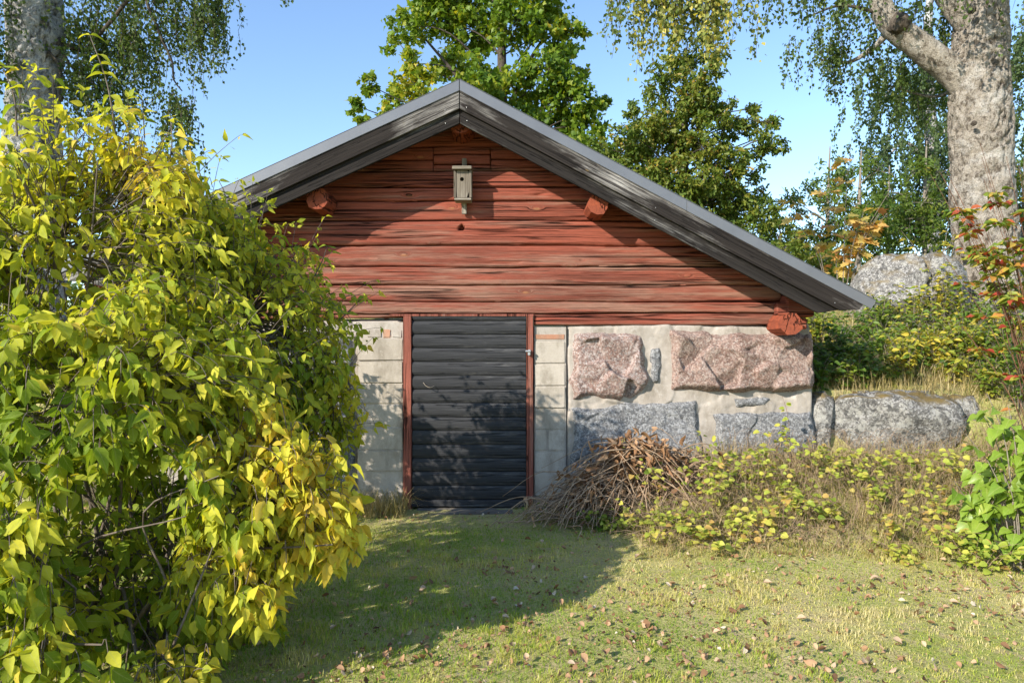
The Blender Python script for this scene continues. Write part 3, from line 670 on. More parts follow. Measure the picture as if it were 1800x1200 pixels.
# ------------------------------------------------------------------ leaf templates (midrib along y, blade facing z)
def ovate(width=.33, fold=.10, curl=.25, prof=(.0, .78, 1.0, .62, .0), ts=(0, .22, .48, .76, 1.0), twist=0.0):
    ts = np.array(ts); w = np.array(prof) * width; V = []; rib = []; al = []
    for t, ww in zip(ts, w):
        z = -curl * t * t
        V.append((0, t, z)); rib.append(0); al.append(t)
    for s in (-1, 1):
        for t, ww in zip(ts[1:-1], w[1:-1]):
            V.append((s * ww, t - .03, -curl * t * t + fold * ww / width * .6 + twist * s * t)); rib.append(1); al.append(t)
    L = [5, 6, 7]; R = [8, 9, 10]
    F = [(0, 1, L[0]), (1, L[1], L[0]), (1, 2, L[1]), (2, L[2], L[1]), (2, 3, L[2]), (3, 4, L[2]),
         (0, R[0], 1), (1, R[0], R[1]), (1, R[1], 2), (2, R[1], R[2]), (2, R[2], 3), (3, R[2], 4)]
    return np.array(V), np.array(F), np.array(rib, float), np.array(al)
def poly_leaf(pts, curl=.2, fold=.15):
    """leaf outline as a fan round a centre point; pts are (x, y) for one side from base to tip"""
    left = [(-x, y) for x, y in pts[1:-1]]; ring = pts + left[::-1]
    V = [(0, .42, 0)] + [(x, y, 0) for x, y in ring]; V = np.array(V, float)
    V[:, 2] = fold * np.abs(V[:, 0]) - curl * V[:, 1] ** 2
    n = len(ring); F = [(0, 1 + k, 1 + (k + 1) % n) for k in range(n)]
    return V, np.array(F), np.zeros(len(V)), np.zeros(len(V))
PR = (0, .84, 1.0, .50, 0); TS = (0, .24, .46, .78, 1.0)
SHRUB_T = [ovate(.27, .14, .22, PR, TS), ovate(.25, .26, .38, PR, TS), ovate(.29, .08, .12, PR, TS, .05), ovate(.25, .20, .55, PR, TS, -.06), ovate(.22, .34, .75, PR, TS, .10), ovate(.28, .05, -.18, PR, TS, -.08)]
LILAC_T = [ovate(.42, .16, .2, (0, 1.0, .92, .46, 0), (0, .16, .42, .74, 1)), ovate(.42, .28, .34, (0, 1.0, .9, .44, 0), (0, .16, .42, .74, 1), .04)]
ROUND_T = [ovate(.44, .14, .15, (0, .9, 1, .72, 0), (0, .2, .5, .8, 1)), ovate(.42, .3, .3, (0, .9, 1, .72, 0), (0, .2, .5, .8, 1))]
WEED_T = [poly_leaf([(0, 0), (.27, .28), (.22, .66), (0, 1.0)], .35, .4), poly_leaf([(0, 0), (.24, .25), (.25, .60), (0, 1.0)], .1, .7)]
SHRIV_T = [ovate(.20, .9, .9, twist=.2), ovate(.24, -.8, -.7, twist=-.25), ovate(.17, .5, 1.2, twist=.4)]
DRY_T = [ovate(.40, .7, -.5, twist=.15), ovate(.36, -.6, .7, twist=-.2), ovate(.42, .4, .3, twist=.3)]
MAPLE_T = [poly_leaf([(0, 0), (.28, .06), (.20, .26), (.52, .42), (.26, .52), (.30, .76), (.12, .72), (0, 1.0)], .2, .25)]
OAK_T = [poly_leaf([(0, 0), (.13, .22), (.08, .32), (.24, .48), (.16, .58), (.26, .76), (.12, .88), (0, 1.0)], .25, .3)]
CROWN_M = [poly_leaf([(0, 0), (.34, .08), (.52, .46), (.22, .60), (0, 1.0)], .2, .25)]
CROWN_O = [poly_leaf([(0, 0), (.21, .34), (.12, .52), (.24, .78), (0, 1.0)], .25, .3)]
def quad_leaf(w):
    V = np.array([(0, 0, 0), (w, .42, .06), (0, 1, -.1), (-w, .42, .06)], float); return V, np.array([(0, 1, 2), (0, 2, 3)]), np.zeros(4), np.zeros(4)
BIRCH_T = [quad_leaf(.40)]

def frames(d, n):
    d = unit(d); x = unit(np.cross(d, n)); z = np.cross(x, d); return np.stack([x, d, z], -1)      # columns
def leaves(acc, tpl, pos, d, n, size, tint):
    N = len(pos); R = frames(d, n); which = rng.integers(0, len(tpl), N)
    for k, (V, F, rib, al) in enumerate(tpl):
        m = which == k
        if not m.any(): continue
        W = np.einsum('nij,vj->nvi', R[m], V) * np.asarray(size)[m][:, None, None] + pos[m][:, None]
        nv = len(V); FF = (F[None] + (np.arange(m.sum()) * nv)[:, None, None]).reshape(-1, 3)
        acc.add(W.reshape(-1, 3), FF, tint=np.repeat(np.asarray(tint)[m], nv), rib=np.tile(rib, m.sum()), along=np.tile(al, m.sum()))
def acc_part(acc, name, mat, parent, loc0, smooth=False, kind=None):
    V, F, A = acc.get(); return part(name, V, F, mat, parent, loc0, A, smooth, kind)
def rand_dirs(n, up=0.0):
    v = rng.normal(size=(n, 3)); v = unit(v); v[:, 2] += up; return unit(v)

# ------------------------------------------------------------------ the big shrub
def big_shrub():
    base = np.array([-2.05, 3.35, 0.0]); base[2] = float(gz(base[0], base[1]))
    root = thing("yellowing_shrub", "large yellow green shrub with big pointed leaves in the left foreground, half hiding the cellar", "shrub", base)
    #        centre px,py,depth   radii            twigs  tint  spread leaf
    lobes = [((95, 440, 3.35), (.78, .62, .72), 600, .55, .064),
             ((235, 330, 3.45), (.36, .35, .30), 190, .72, .058),
             ((420, 560, 4.25), (.72, .55, .62), 680, .50, .056),
             ((330, 420, 4.0), (.45, .40, .34), 260, .60, .056),
             ((150, 690, 2.95), (.66, .55, .50), 440, .38, .072),
             ((330, 660, 3.3), (.50, .45, .42), 280, .50, .066),
             ((545, 700, 4.2), (.34, .34, .44), 250, .50, .057),
             ((465, 850, 3.0), (.34, .30, .30), 240, .72, .070),
             ((560, 940, 3.05), (.17, .16, .13), 56, .72, .074),
             ((400, 1010, 2.95), (.24, .22, .20), 80, .62, .078),
             ((40, 960, 2.55), (.28, .3, .30), 100, .40, .078),
             ((70, 1130, 2.5), (.26, .3, .20), 75, .36, .082),
             ((290, 1190, 2.6), (.14, .14, .07), 26, .72, .075),
             ((-120, 480, 3.3), (.6, .5, .7), 100, .4, .085),
             ((235, 650, 4.75), (.55, .5, .55), 230, .45, .07),  # hidden lobe at the back, added to cast shadow on concrete and door
             ((330, 560, 5.0), (.35, .35, .35), 90, .45, .07),
             ((290, 1130, 3.3), (.55, .4, .22), 130, .12, .075),
             ((150, 1010, 3.1), (.45, .3, .35), 90, .15, .075),
             ((240, 930, 3.7), (.55, .3, .45), 170, .08, .085),
             ((-120, 900, 2.7), (.5, .5, .5), 70, .3, .085)]
    stems = Acc(); P = []; D = []; Nn = []; S = []; T = []; facing = []
    HOL = at(255, 925, 2.75)
    def twig(p0, p1, sag, npair, size, tint, thick=.0026):
        mid = (p0 + p1) / 2 + np.array([0, 0, sag]); path = spline([p0, mid, p1, p1 + (p1 - mid) * .25 - np.array([0, 0, sag * .8])], 6)
        V, F = tube(path, np.linspace(thick, thick * .45, len(path)), 3, False); stems.add(V, F)
        L = len(path); dirs = unit(np.gradient(path, axis=0))
        for k in range(npair):
            f = (.35 + .65 * (k + .5) / npair) * (L - 1); i = int(f); w = f - i; i2 = min(i + 1, L - 1)
            q = path[i] * (1 - w) + path[i2] * w; t = dirs[i]
            side = unit(np.cross(t, np.array([0, 0, 1.0]) + rng.normal(size=3) * .35))
            if k % 2: side = unit(side + np.array([0, 0, .4]))
            for s in (-1, 1):
                if rng.random() < .08: continue
                dd = unit(side * s * rng.uniform(.55, 1.0) + t * rng.uniform(.3, .8) + np.array([0, 0, -rng.uniform(-.1, .9)]))
                up = np.array([0, 0, 1.0]) + rng.normal(size=3) * .72 + np.array(SUN) * .45
                P.append(q + dd * .012); D.append(dd); Nn.append(up); S.append(size * rng.uniform(.45, 1.35)); T.append(tint + rng.normal() * .17)
        # terminal leaf
        P.append(path[-1]); D.append(unit(dirs[-1] + np.array([0, 0, -.4]))); Nn.append(np.array([0, 0, 1.]) + rng.normal(size=3) * .3); S.append(size * .9); T.append(tint + rng.normal() * .1)
    for (cpx, cpy, cd), rad, n, tint, size in lobes:
        c = at(cpx, cpy, cd); rad = np.array(rad)
        # limb from the base to the lobe
        bpt = base + np.array([rng.uniform(-.25, .25), rng.uniform(-.2, .2), 0])
        path = spline([bpt, bpt * .6 + c * .4 + np.array([0, 0, .25]), c], 12)
        for r_ in range(2):
            o_ = rng.normal(size=3) * np.array([.09, .09, .04]); pp = path + o_ * np.linspace(.6, 2.2, len(path))[:, None]
            V, F = tube(pp, np.linspace(.015, .004, len(pp)) * rng.uniform(.6, 1), 6, False); stems.add(V, F)
        for k in range(int(n * 1.5)):
            u = rand_dirs(1)[0]; rr = rng.uniform(.12, 1.0) ** .5
            lump = 1 + .42 * float(vnoise((u * 2.2 + c)[None], 71)[0])
            p1 = c + u * rad * rr * lump
            if p1[2] < gz(p1[0], p1[1]) + .06: continue
            if float(vnoise((p1 * 3.1)[None], 77)[0]) > .30: continue
            if cd < 3.4 and np.linalg.norm((p1 - HOL) * np.array([1, .7, 1])) < .31 and tint < .55: continue
            # the hollow under the left side stays nearly bare
            p0 = c + (p1 - c) * rng.uniform(.45, .8) + rng.normal(size=3) * .05
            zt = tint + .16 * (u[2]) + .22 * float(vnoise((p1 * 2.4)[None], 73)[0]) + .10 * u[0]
            twig(p0, p1, rng.uniform(.02, .07), rng.integers(2, 5), size, zt)
            if rng.random() < .10:
                pa = c + (p0 - c) * .2; V, F = tube(spline([pa, (pa + p0) / 2 + rng.normal(size=3) * .03, p0], 6), np.linspace(.006, .0035, 7), 4, False) if False else tube(np.linspace(pa, p0, 4), np.linspace(.006, .004, 4), 4, False); stems.add(V, F)
    for k in range(150):
        (cpx, cpy, cd), rad, n, tint, size = lobes[rng.choice([0, 0, 1, 2, 2, 3, 5, 6])]; c = at(cpx, cpy, cd); u = rand_dirs(1, .35)[0]; p0 = c + u * np.array(rad) * .85
        p1 = p0 + unit(u + np.array([rng.normal() * .3, rng.normal() * .3, .55])) * rng.uniform(.12, .30); twig(p0, p1, .01, int(rng.integers(2, 4)), size * .85, tint + .1, .0022)
    # tall shoots standing above the outline
    for (a, b, m_, tt) in (((205, 250, 3.3), (158, 62, 3.3), 7, .55), ((30, 240, 3.0), (4, 118, 3.0), 4, .4), ((290, 330, 3.5), (300, 205, 3.6), 4, .75), ((395, 380, 4.2), (385, 318, 4.2), 3, .6),
                           ((545, 500, 4.4), (575, 432, 4.4), 3, .4), ((600, 560, 4.4), (640, 520, 4.4), 3, .5), ((100, 210, 3.3), (70, 190, 3.2), 3, .7), ((270, 320, 3.5), (318, 300, 3.5), 4, .6)):
        p0, p1 = at(*a), at(*b); path = spline([p0, (p0 + p1) / 2 + np.array([.02, 0, .02]), p1], 10)
        V, F = tube(path, np.linspace(.005, .002, len(path)), 5, False); stems.add(V, F)
        for k in range(m_):
            f = .2 + .8 * k / max(1, m_ - 1); q = path[int(f * (len(path) - 1))]
            for s in (-1, 1):
                dd = unit(np.array([s * rng.uniform(.6, 1), rng.uniform(-.5, .5), rng.uniform(-.5, .25)]))
                P.append(q); D.append(dd); Nn.append(np.array([0, -.5, 1.0]) + rng.normal(size=3) * .25); S.append(.095 * rng.uniform(.75, 1.05) * (1 - .25 * f)); T.append(tt + rng.normal() * .1)
    # bare grey twigs through the dark hollow low down
    for k in range(48):
        a = base + np.array([rng.uniform(-.5, .7), rng.uniform(-.7, .4), rng.uniform(.0, .5)]); b = a + np.array([rng.uniform(-.5, .35), rng.uniform(-.4, .2), rng.uniform(.1, .7)])
        path = spline([a, (a + b) / 2 + rng.normal(size=3) * .08, b], 8); V, F = tube(path, np.linspace(.006, .002, len(path)) * rng.uniform(.5, 1.2), 4, False); stems.add(V, F)
    P = np.array(P); D = np.array(D); Nn = np.array(Nn); S = np.array(S); T = np.clip(np.array(T), 0, 1)
    acc_part(stems, "stem", STEMM, root, base)
    px = 900 + P[:, 0] / P[:, 1] * 1200; py = 600 - (P[:, 2] - EYE) / P[:, 1] * 1200
    vis = (px > 10) & (px < 1790) & (py > 10) & (py < 1190)
    # front leaves: nothing much nearer in the same small cell of the view
    cell = (px // 18).astype(int) * 1000 + (py // 18).astype(int); near = {}
    for i in np.argsort(P[:, 1]):
        if vis[i] and cell[i] not in near: near[cell[i]] = i
    cand = np.array(list(near.values())); score = S[cand] / P[cand, 1]
    pick = cand[np.argsort(-score)[:300]]; rest = np.ones(len(P), bool); rest[pick] = False
    acc = Acc(); leaves(acc, SHRUB_T, P[rest], D[rest], Nn[rest], S[rest], T[rest]); acc_part(acc, "foliage", LEAF_BUSH, root, base, True, "stuff")
    VAR = {}
    R = frames(D[pick], Nn[pick])
    for j, i in enumerate(pick):
        key = (int(rng.integers(0, 6)), int(round(T[i] * 9)))
        if key not in VAR:
            V, F, rib, al = SHRUB_T[key[0]]; VAR[key] = mesh("leaf", V, F, LEAF_BUSH, {"tint": np.full(len(V), key[1] / 9), "rib": rib, "along": al}, True)
        o = link("leaf", VAR[key], root); Mx = Matrix(R[j].tolist()).to_4x4() @ Matrix.Scale(float(S[i]), 4); Mx.translation = Vector((P[i] - base).tolist()); o.matrix_local = Mx
    return len(P)
print("shrub leaves", big_shrub())

# ------------------------------------------------------------------ generic small plants
def plant(name, label, cat, base, n_stem, height, spread, lsize, per, tpl, lmat, smat, tint, group=None, arch=.3, lean=(0, 0), droop=.3, start=.25, thick=.003, part_leaf=False, tj=.15):
    base = np.array([base[0], base[1], float(gz(base[0], base[1])) - .01]) if len(base) == 2 else np.array(base, float)
    root = thing(name, label, cat, base, group); stems = Acc(); P = []; D = []; Nn = []; S = []; T = []
    for k in range(n_stem):
        a = rng.uniform(0, 2 * np.pi); h = height * rng.uniform(.55, 1.05); s = spread * rng.uniform(.2, 1.0)
        tip = base + np.array([math.cos(a) * s + lean[0] * h, math.sin(a) * s + lean[1] * h, h]); b0 = base + np.array([math.cos(a), math.sin(a), 0]) * s * .15
        mid = (b0 + tip) / 2 + np.array([-math.cos(a) * s * .12, -math.sin(a) * s * .12, h * arch])
        path = spline([b0, mid, tip], 6); V, F = tube(path, np.linspace(thick, thick * .4, len(path)), 3, False); stems.add(V, F)
        for j in range(per):
            f = start + (1 - start) * (j + rng.uniform(0, .8)) / per; q = path[min(int(f * (len(path) - 1)), len(path) - 1)] + rng.normal(size=3) * .006
            b = rng.uniform(0, 2 * np.pi); dd = unit(np.array([math.cos(b), math.sin(b), rng.uniform(-.2, .4) - droop])); off = rng.uniform(0, .35) * lsize * 2
            P.append(q + dd * off); D.append(dd); Nn.append(np.array([0, -.35, 1.0]) + rng.normal(size=3) * .4); S.append(lsize * rng.uniform(.6, 1.2)); T.append(tint + rng.normal() * tj)
    acc_part(stems, "stem", smat, root, base)
    P = np.array(P); D = np.array(D); Nn = np.array(Nn); S = np.array(S); T = np.clip(np.array(T), 0, 1)
    if part_leaf:
        R = frames(D, Nn); VAR = {}
        for j in range(len(P)):
            key = (int(rng.integers(0, len(tpl))), int(round(T[j] * 6)))
            if key not in VAR:
                V, F, rib, al = tpl[key[0]]; VAR[key] = mesh("leaf", V, F, lmat, {"tint": np.full(len(V), key[1] / 6), "rib": rib, "along": al}, True)
            o = link("leaf", VAR[key], root); Mx = Matrix(R[j].tolist()).to_4x4() @ Matrix.Scale(float(S[j]), 4); Mx.translation = Vector((P[j] - base).tolist()); o.matrix_local = Mx
    else:
        acc = Acc(); leaves(acc, tpl, P, D, Nn, S, T); acc_part(acc, "foliage", lmat, root, base, True)
    return root
def gpx(px, Y): return (ax(px, Y), Y)
# lilac by the right edge
for px_, Y, n_, h_, s_, lab in ((1800, 4.45, 12, 1.12, .36, "heart leaved light green lilac bush at the right edge beside the boulders"), (1722, 4.7, 6, .72, .22, "lower lilac sucker with green heart shaped leaves left of the lilac bush")):
    plant("lilac_bush", lab, "bush", gpx(px_, Y), n_ + 4, h_, s_, .095, 20, LILAC_T, LEAF_LILAC, TWIG, .42, "lilac growth at the right edge", .18, droop=.6, start=.15, thick=.006, part_leaf=True)
# snowberry along the bank
snow = [(1165, 5.15, .30, .42), (1205, 5.05, .28, .5), (1245, 5.2, .36, .5), (1290, 5.0, .26, .55), (1265, 5.45, .42, .5), (1330, 5.35, .36, .55), (1385, 5.2, .30, .55), (1430, 5.45, .36, .6),
        (1480, 5.0, .24, .6), (1520, 5.4, .34, .55), (1555, 4.95, .20, .65), (1600, 5.35, .34, .6), (1650, 5.1, .26, .6), (1690, 5.45, .32, .6), (1590, 4.6, .14, .62), (1765, 4.5, .16, .55), (1180, 5.4, .46, .5), (1080, 5.25, .2, .35)]
desc = ["beside the brush pile", "with bright leaves in front of the brush pile's right flank", "dense and yellow below the grey granite block", "low at the lawn edge", "taller, against the lower granite blocks", "under the pink granite corner",
        "thin, mixed with straw", "before the gap at the foundation corner", "low, creeping out onto the lawn", "in front of the long boulder", "small and bright at the lawn edge", "below the middle of the long boulder", "in straw below the boulder's right half", "left of the lilac growth",
        "smallest, alone on the lawn", "at the lawn's right edge under the lilac", "rising behind the brush pile", "green and low at the foot of the brush pile"]
extra = [(1225, 4.9, "half hidden in straw at the lawn edge"), (1310, 5.55, "tucked under the mortar joint between grey blocks"), (1365, 4.95, "sprawling on straw"), (1415, 5.15, "sparse, mid bank"), (1455, 5.7, "against the narrow upright stone"),
         (1500, 5.65, "at the left foot of the long boulder"), (1545, 5.2, "mid bank, many small leaves"), (1625, 5.7, "at the right foot of the long boulder"), (1660, 4.75, "yellowest, low on the right bank"), (1715, 4.45, "just left below the lilac"), (1140, 4.95, "first one right of the shaded lawn"), (1285, 4.75, "tiny, out on the lawn")]
snow += [(a, b, .22 + .14 * ((k * 7) % 5) / 5, .45 + .1 * (k % 3)) for k, (a, b, c) in enumerate(extra)]; desc += [c for a, b, c in extra]
for (px_, Y, h_, ti), de in zip(snow, desc):
    plant("snowberry_shrub", "round leaved yellow green shrublet " + de, "shrub", gpx(px_, Y), int(7 + h_ * 14), h_ * rng.uniform(.7, 1.5), .30 + h_ * .7, .048, 8, ROUND_T, LEAF_SNOW, DTWIG, ti + .08, "round leaved shrublets on the bank", .25, droop=.1, start=.25, thick=.0022, tj=.22)
# thin saplings against the stone wall
for px_, Y, h_, lab in ((1395, 5.75, .62, "thin sapling with few yellow leaves in front of the grey granite corner"), (1350, 5.6, .45, "reddish bare stemmed sapling before the lower granite block"), (1130, 5.75, .62, "sprig with round green leaves arching over the brush pile")):
    plant("sapling", lab, "sapling", gpx(px_, Y), 3, h_, .22, .05, 7, ROUND_T, LEAF_SNOW, RTWIG, .6, None, .2, droop=.1, start=.4)
plant("doorstep_weed", "small green weed at the right end of the doorstep", "weed", gpx(945, 5.7), 8, .2, .22, .05, 6, WEED_T, LEAF_WEED, TWIG, .45, None, .2)
plant("doorstep_weed", "low green weed spreading below the brush pile in shade", "weed", gpx(1065, 5.35), 8, .16, .25, .05, 6, ROUND_T, LEAF_WEED, TWIG, .4, None, .2)
# undergrowth on the slope
ug = [(1470, 7.0, .55, .25, .30, "dark leafy nettle clump beside the granite corner"), (1500, 7.6, .62, .3, .34, "green weed clump below the eave end"), (1450, 6.7, .30, .25, .15, "low dark plant in the shade of the granite corner"),
      (1545, 7.3, .55, .3, .50, "green and yellow weed clump behind the long boulder"), (1590, 7.0, .4, .28, .55, "yellowing weeds just above the long boulder"), (1640, 7.6, .55, .35, .72, "bright yellow shrublet below the birch trunk"),
      (1690, 7.2, .6, .35, .62, "yellow green shrublet above the lilac"), (1725, 7.9, .62, .35, .42, "green shrub in front of the birch foot"), (1770, 7.0, .8, .4, .5, "leafy green shrub at the right edge under the birch"),
      (1665, 6.8, .30, .3, .8, "small yellow leaved plant right of the long boulder"), (1740, 6.5, .42, .3, .6, "yellow green plant above the lilac bush top"), (1620, 8.7, .55, .35, .75, "yellow sapling in front of the tall cracked boulder"),
      (1560, 8.6, .42, .3, .45, "green weeds at the foot of the tall cracked boulder"), (1795, 6.2, .7, .35, .5, "shrub cut by the right edge above the lilac"), (1440, 6.45, .34, .25, .30, "leafy weed in the angle between granite corner and bank"), (1475, 6.55, .30, .25, .5, "yellow green weed just right of the granite corner"), (1510, 6.6, .25, .25, .3, "low weed behind the left end of the long boulder"), (1560, 6.7, .22, .25, .6, "low yellowing weed behind the middle of the long boulder"),
      (1600, 8.3, .75, .4, .80, "yellow sapling before the crack of the tall boulder"), (1655, 8.6, .95, .4, .85, "yellow sapling at the right shoulder of the tall boulder"), (1700, 8.4, .8, .4, .7, "yellow green sapling in front of the birch base, left side"), (1545, 8.2, .7, .35, .45, "green sapling at the left shoulder of the tall boulder"), (1760, 8.3, .9, .4, .62, "yellow green sapling in front of the birch base, right side"),
      (1520, 6.75, .28, .22, .35, "grassy weed on the left top of the long boulder")]
for k_ in range(64):
    Yq = rng.uniform(6.6, 9.2); xq = rng.uniform(2.95, 3.2 + (Yq - 5) * .95); pxq = 900 + xq / Yq * 1200; tq = rng.choice([.2, .4, .55, .75, .9]); hq = rng.uniform(.2, .55)
    where = "under the eave end" if pxq < 1480 else "above the long boulder" if pxq < 1640 else "above the lilac growth" if Yq < 7.5 else "around the birch foot"
    ug.append((pxq, Yq, hq, rng.uniform(.18, .35), tq, ("dark green" if tq < .3 else "green" if tq < .5 else "yellow green" if tq < .7 else "yellow") + (" low" if hq < .33 else " taller") + " weed on the slope " + where))
for px_, Y, h_, s_, ti, lab in ug:
    plant("undergrowth_plant", lab, "plant", gpx(px_, Y), int(12 + 14 * h_), h_, s_, .066, 15, WEED_T, LEAF_WEED, TWIG, ti, "plants on the slope", .18, droop=.15, start=.12, thick=.003)
# reddening shrub hanging in from the right
plant("reddening_shrub", "tall shrub with red, yellow and green leaves in front of the birch trunk", "shrub", (3.95, 4.85, float(gz(3.95, 4.85))), 36, 2.75, .50, .075, 34, WEED_T, LEAF_RED, RTWIG, .60, None, .12, (-.15, .05), .2, .66, .004, tj=.28)
# orange maple sapling + yellow saplings behind
plant("maple_sapling", "slender maple sapling with orange leaves right of the roof end", "tree", (ax(1478, 10.0), 10.0, float(gz(ax(1478, 10), 10))), 12, 2.35, .85, .18, 15, MAPLE_T, LEAF_ORANGE, TWIG, .55, None, .12, (0, 0), .25, .42, .008, tj=.25)
plant("yellow_sapling", "low sapling with yellow leaves between tall boulder and birch trunk", "tree", (ax(1650, 9.6), 9.6, float(gz(ax(1650, 9.6), 9.6))), 9, 1.3, .55, .10, 13, MAPLE_T, LEAF_WEED, TWIG, .9, None, .15, (0, 0), .2, .3, .006)

# ------------------------------------------------------------------ brush pile
def brush():
    bx, by = ax(1085, 5.75), 5.72; base = np.array([bx, by, float(gz(bx, by))])
    root = thing("brush_pile", "heap of cut brushwood with withered brown leaves against the granite wall", "brush pile", base); tw = Acc(); lf = Acc(); P = []; D = []; N_ = []; S = []; T = []
    for k in range(520):
        u = rng.uniform(-1, 1); hgt = .56 * (1 - abs(u - .1) ** 1.7)
        top = base + np.array([u * .55 + .10, rng.normal() * .12, hgt * rng.uniform(.35, 1.05) + .03])
        a = rng.normal() * 1.0 + (math.pi if rng.random() < .52 else 0); ln = rng.uniform(.25, .80)
        end = top + np.array([math.cos(a) * ln, -abs(math.sin(a)) * ln * .7 + rng.normal() * .08, -rng.uniform(.1, .6)]); end[1] = min(end[1], 6.0); end[2] = max(end[2], float(gz(end[0], end[1])) + rng.uniform(.01, .10))
        mid = (top + end) / 2 + np.array([0, -.02, rng.uniform(-.02, .16)]) + rng.normal(size=3) * .05
        path = spline([top, mid, end], 8); V, F = tube(path, np.linspace(.0034, .0014, len(path)) * rng.uniform(.5, 2.6), 4, False); tw.add(V, F)
        if rng.random() < .9:
            for j in range(4 if top[2] - base[2] > .25 else 2):
                f = rng.uniform(0, .45); q = path[int(f * (len(path) - 1))] + rng.normal(size=3) * np.array([.05, .03, .04]) + np.array([.02, -.02, .02])
                P.append(q); D.append(unit(rng.normal(size=3) + np.array([0, -.2, -.6]))); N_.append(rng.normal(size=3)); S.append(rng.uniform(.035, .085)); T.append(rng.uniform(.05, .8))
    acc_part(tw, "twig", DTWIG, root, base, kind="stuff")
    leaves(lf, SHRIV_T, np.array(P), np.array(D), np.array(N_), np.array(S), np.array(T)); acc_part(lf, "dry_foliage", LEAF_DRY, root, base, kind="stuff")
brush()

# ------------------------------------------------------------------ trees
def tree(name, label, trunk_pts, trunk_r, clumps, tpl, lmat, bark, lsize, per_m3, tint, cat="tree", group=None, up=.5, tj=.16, branchy=True, tsides=10, tbump=.08, limbs=()):
    trunk_pts = np.array(trunk_pts, float); base = trunk_pts[0]
    root = thing(name, label, cat, base, group)
    path = spline(trunk_pts, 40); rr = np.interp(np.linspace(0, 1, len(path)), np.linspace(0, 1, len(trunk_r)), trunk_r)
    V, F = tube(path, rr, tsides, True, tbump, 3.0, 5); part("trunk", V, F, bark, root, base, None, True)
    br = Acc(); lv = Acc()
    for c, r, ti in clumps:
        c = np.array(c, float); r = np.array(r, float) * np.ones(3)
        d = np.linalg.norm(path - (c - np.array([0, 0, np.linalg.norm(c[:2] - base[:2]) * .6])), axis=1); q = path[int(np.argmin(d))]
        if branchy:
            mid = (q + c) / 2 + np.array([0, 0, .1 * np.linalg.norm(c - q)]) + rng.normal(size=3) * .08 * np.linalg.norm(c - q)
            bp = spline([q, mid, c], 9); V, F = tube(bp, np.linspace(.026, .006, len(bp)) * min(1.2, .4 + np.linalg.norm(c - q) * .3), 5, False); br.add(V, F)
        vol = 4.19 * r.prod(); n = max(200, int(vol * per_m3 * 2.6)); ns = max(8, int(n / 34))
        u = rand_dirs(ns); sc = c + u * r * (rng.uniform(.15, 1.0, (ns, 1)) ** .5)
        for k in range(ns):
            if branchy: V, F = tube(np.linspace(c + (sc[k] - c) * .1, sc[k], 3) + np.array([[0, 0, 0], [0, 0, .04], [0, 0, 0]]), [.007, .005, .003], 3, False); br.add(V, F)
        idx = rng.integers(0, ns, n); pos = sc[idx] + rng.normal(size=(n, 3)) * (r.mean() * .17) * np.array([1, 1, .75])
        d_ = rand_dirs(n, -.45); nn = rand_dirs(n, up) + np.array(SUN) * .25
        tt = ti + tint + rng.normal(size=n) * tj + rng.normal(size=ns)[idx] * .07
        leaves(lv, tpl, pos, d_, nn, lsize * rng.uniform(.6, 1.2, n), np.clip(tt, 0, 1))
    for pts, r0, r1 in limbs:
        V, F = tube(spline(pts, 16), np.linspace(r0, r1, len(spline(pts, 16))), 8, False, .1, 4); br.add(V, F)
    if br.n: acc_part(br, "limb", bark, root, base, True)
    acc_part(lv, "crown", lmat, root, base)
    return root
def cl(px, py, Y, r, t=0.0, jit=.6): return (at(px, py, Y + rng.uniform(-jit, jit)), (r, r, r * .8), t)
# maple behind the ridge
M = 14.0
mc = [cl(*c) for c in [(870, -60, M, .9), (960, -50, M, .8), (780, -30, M, .75), (760, 35, M, .62), (715, 45, M, .4), (830, 50, M, .7), (910, 40, M, .62), (965, 45, M, .55), (715, 110, M, .42, .25), (700, 75, M + .4, .35), (790, 115, M, .55, .1),
      (735, 150, M - .5, .5, .28), (680, 175, M, .38, .1), (650, 150, M, .24, .05), (625, 185, M, .2, 0), (640, 215, M, .2, .05), (690, 220, M - .5, .42, .12), (760, 205, M, .6, .12), (850, 130, M - .9, .52, .0), (840, 190, M, .6, .1), (905, 150, M - .5, .5, .06),
      (960, 130, M - .8, .62, -.05), (1000, 110, M, .45, .05), (1010, 175, M - .6, .55, -.05), (940, 200, M, .6, .02), (1040, 190, M, .3, 0), (1030, 220, M, .45, 0), (980, 240, M, .6, -.05), (1060, 175, M, .2, 0), (1000, 60, M, .4, 0.05),
      (900, 230, M, .7, 0), (1000, 290, M, .8, -.05), (820, 250, M, .7, .05), (1050, 300, M + .4, .6, -.1)]]
tree("maple_tree", "broad green maple with yellowing tufts behind the roof ridge", [(ax(885, M), M, 2.0), (ax(886, M), M, 4.5), (ax(882, M), M, 7.5), (ax(885, M), M, 9)], [.17, .13, .09, .04], mc, CROWN_M, LEAF_MAPLE, DBARK, .108, 560, .42, limbs=[([at(886, 210, M), at(930, 110, M), at(960, 60, M)], .06, .02), ([at(884, 230, M), at(800, 130, M), at(740, 60, M)], .06, .02)])
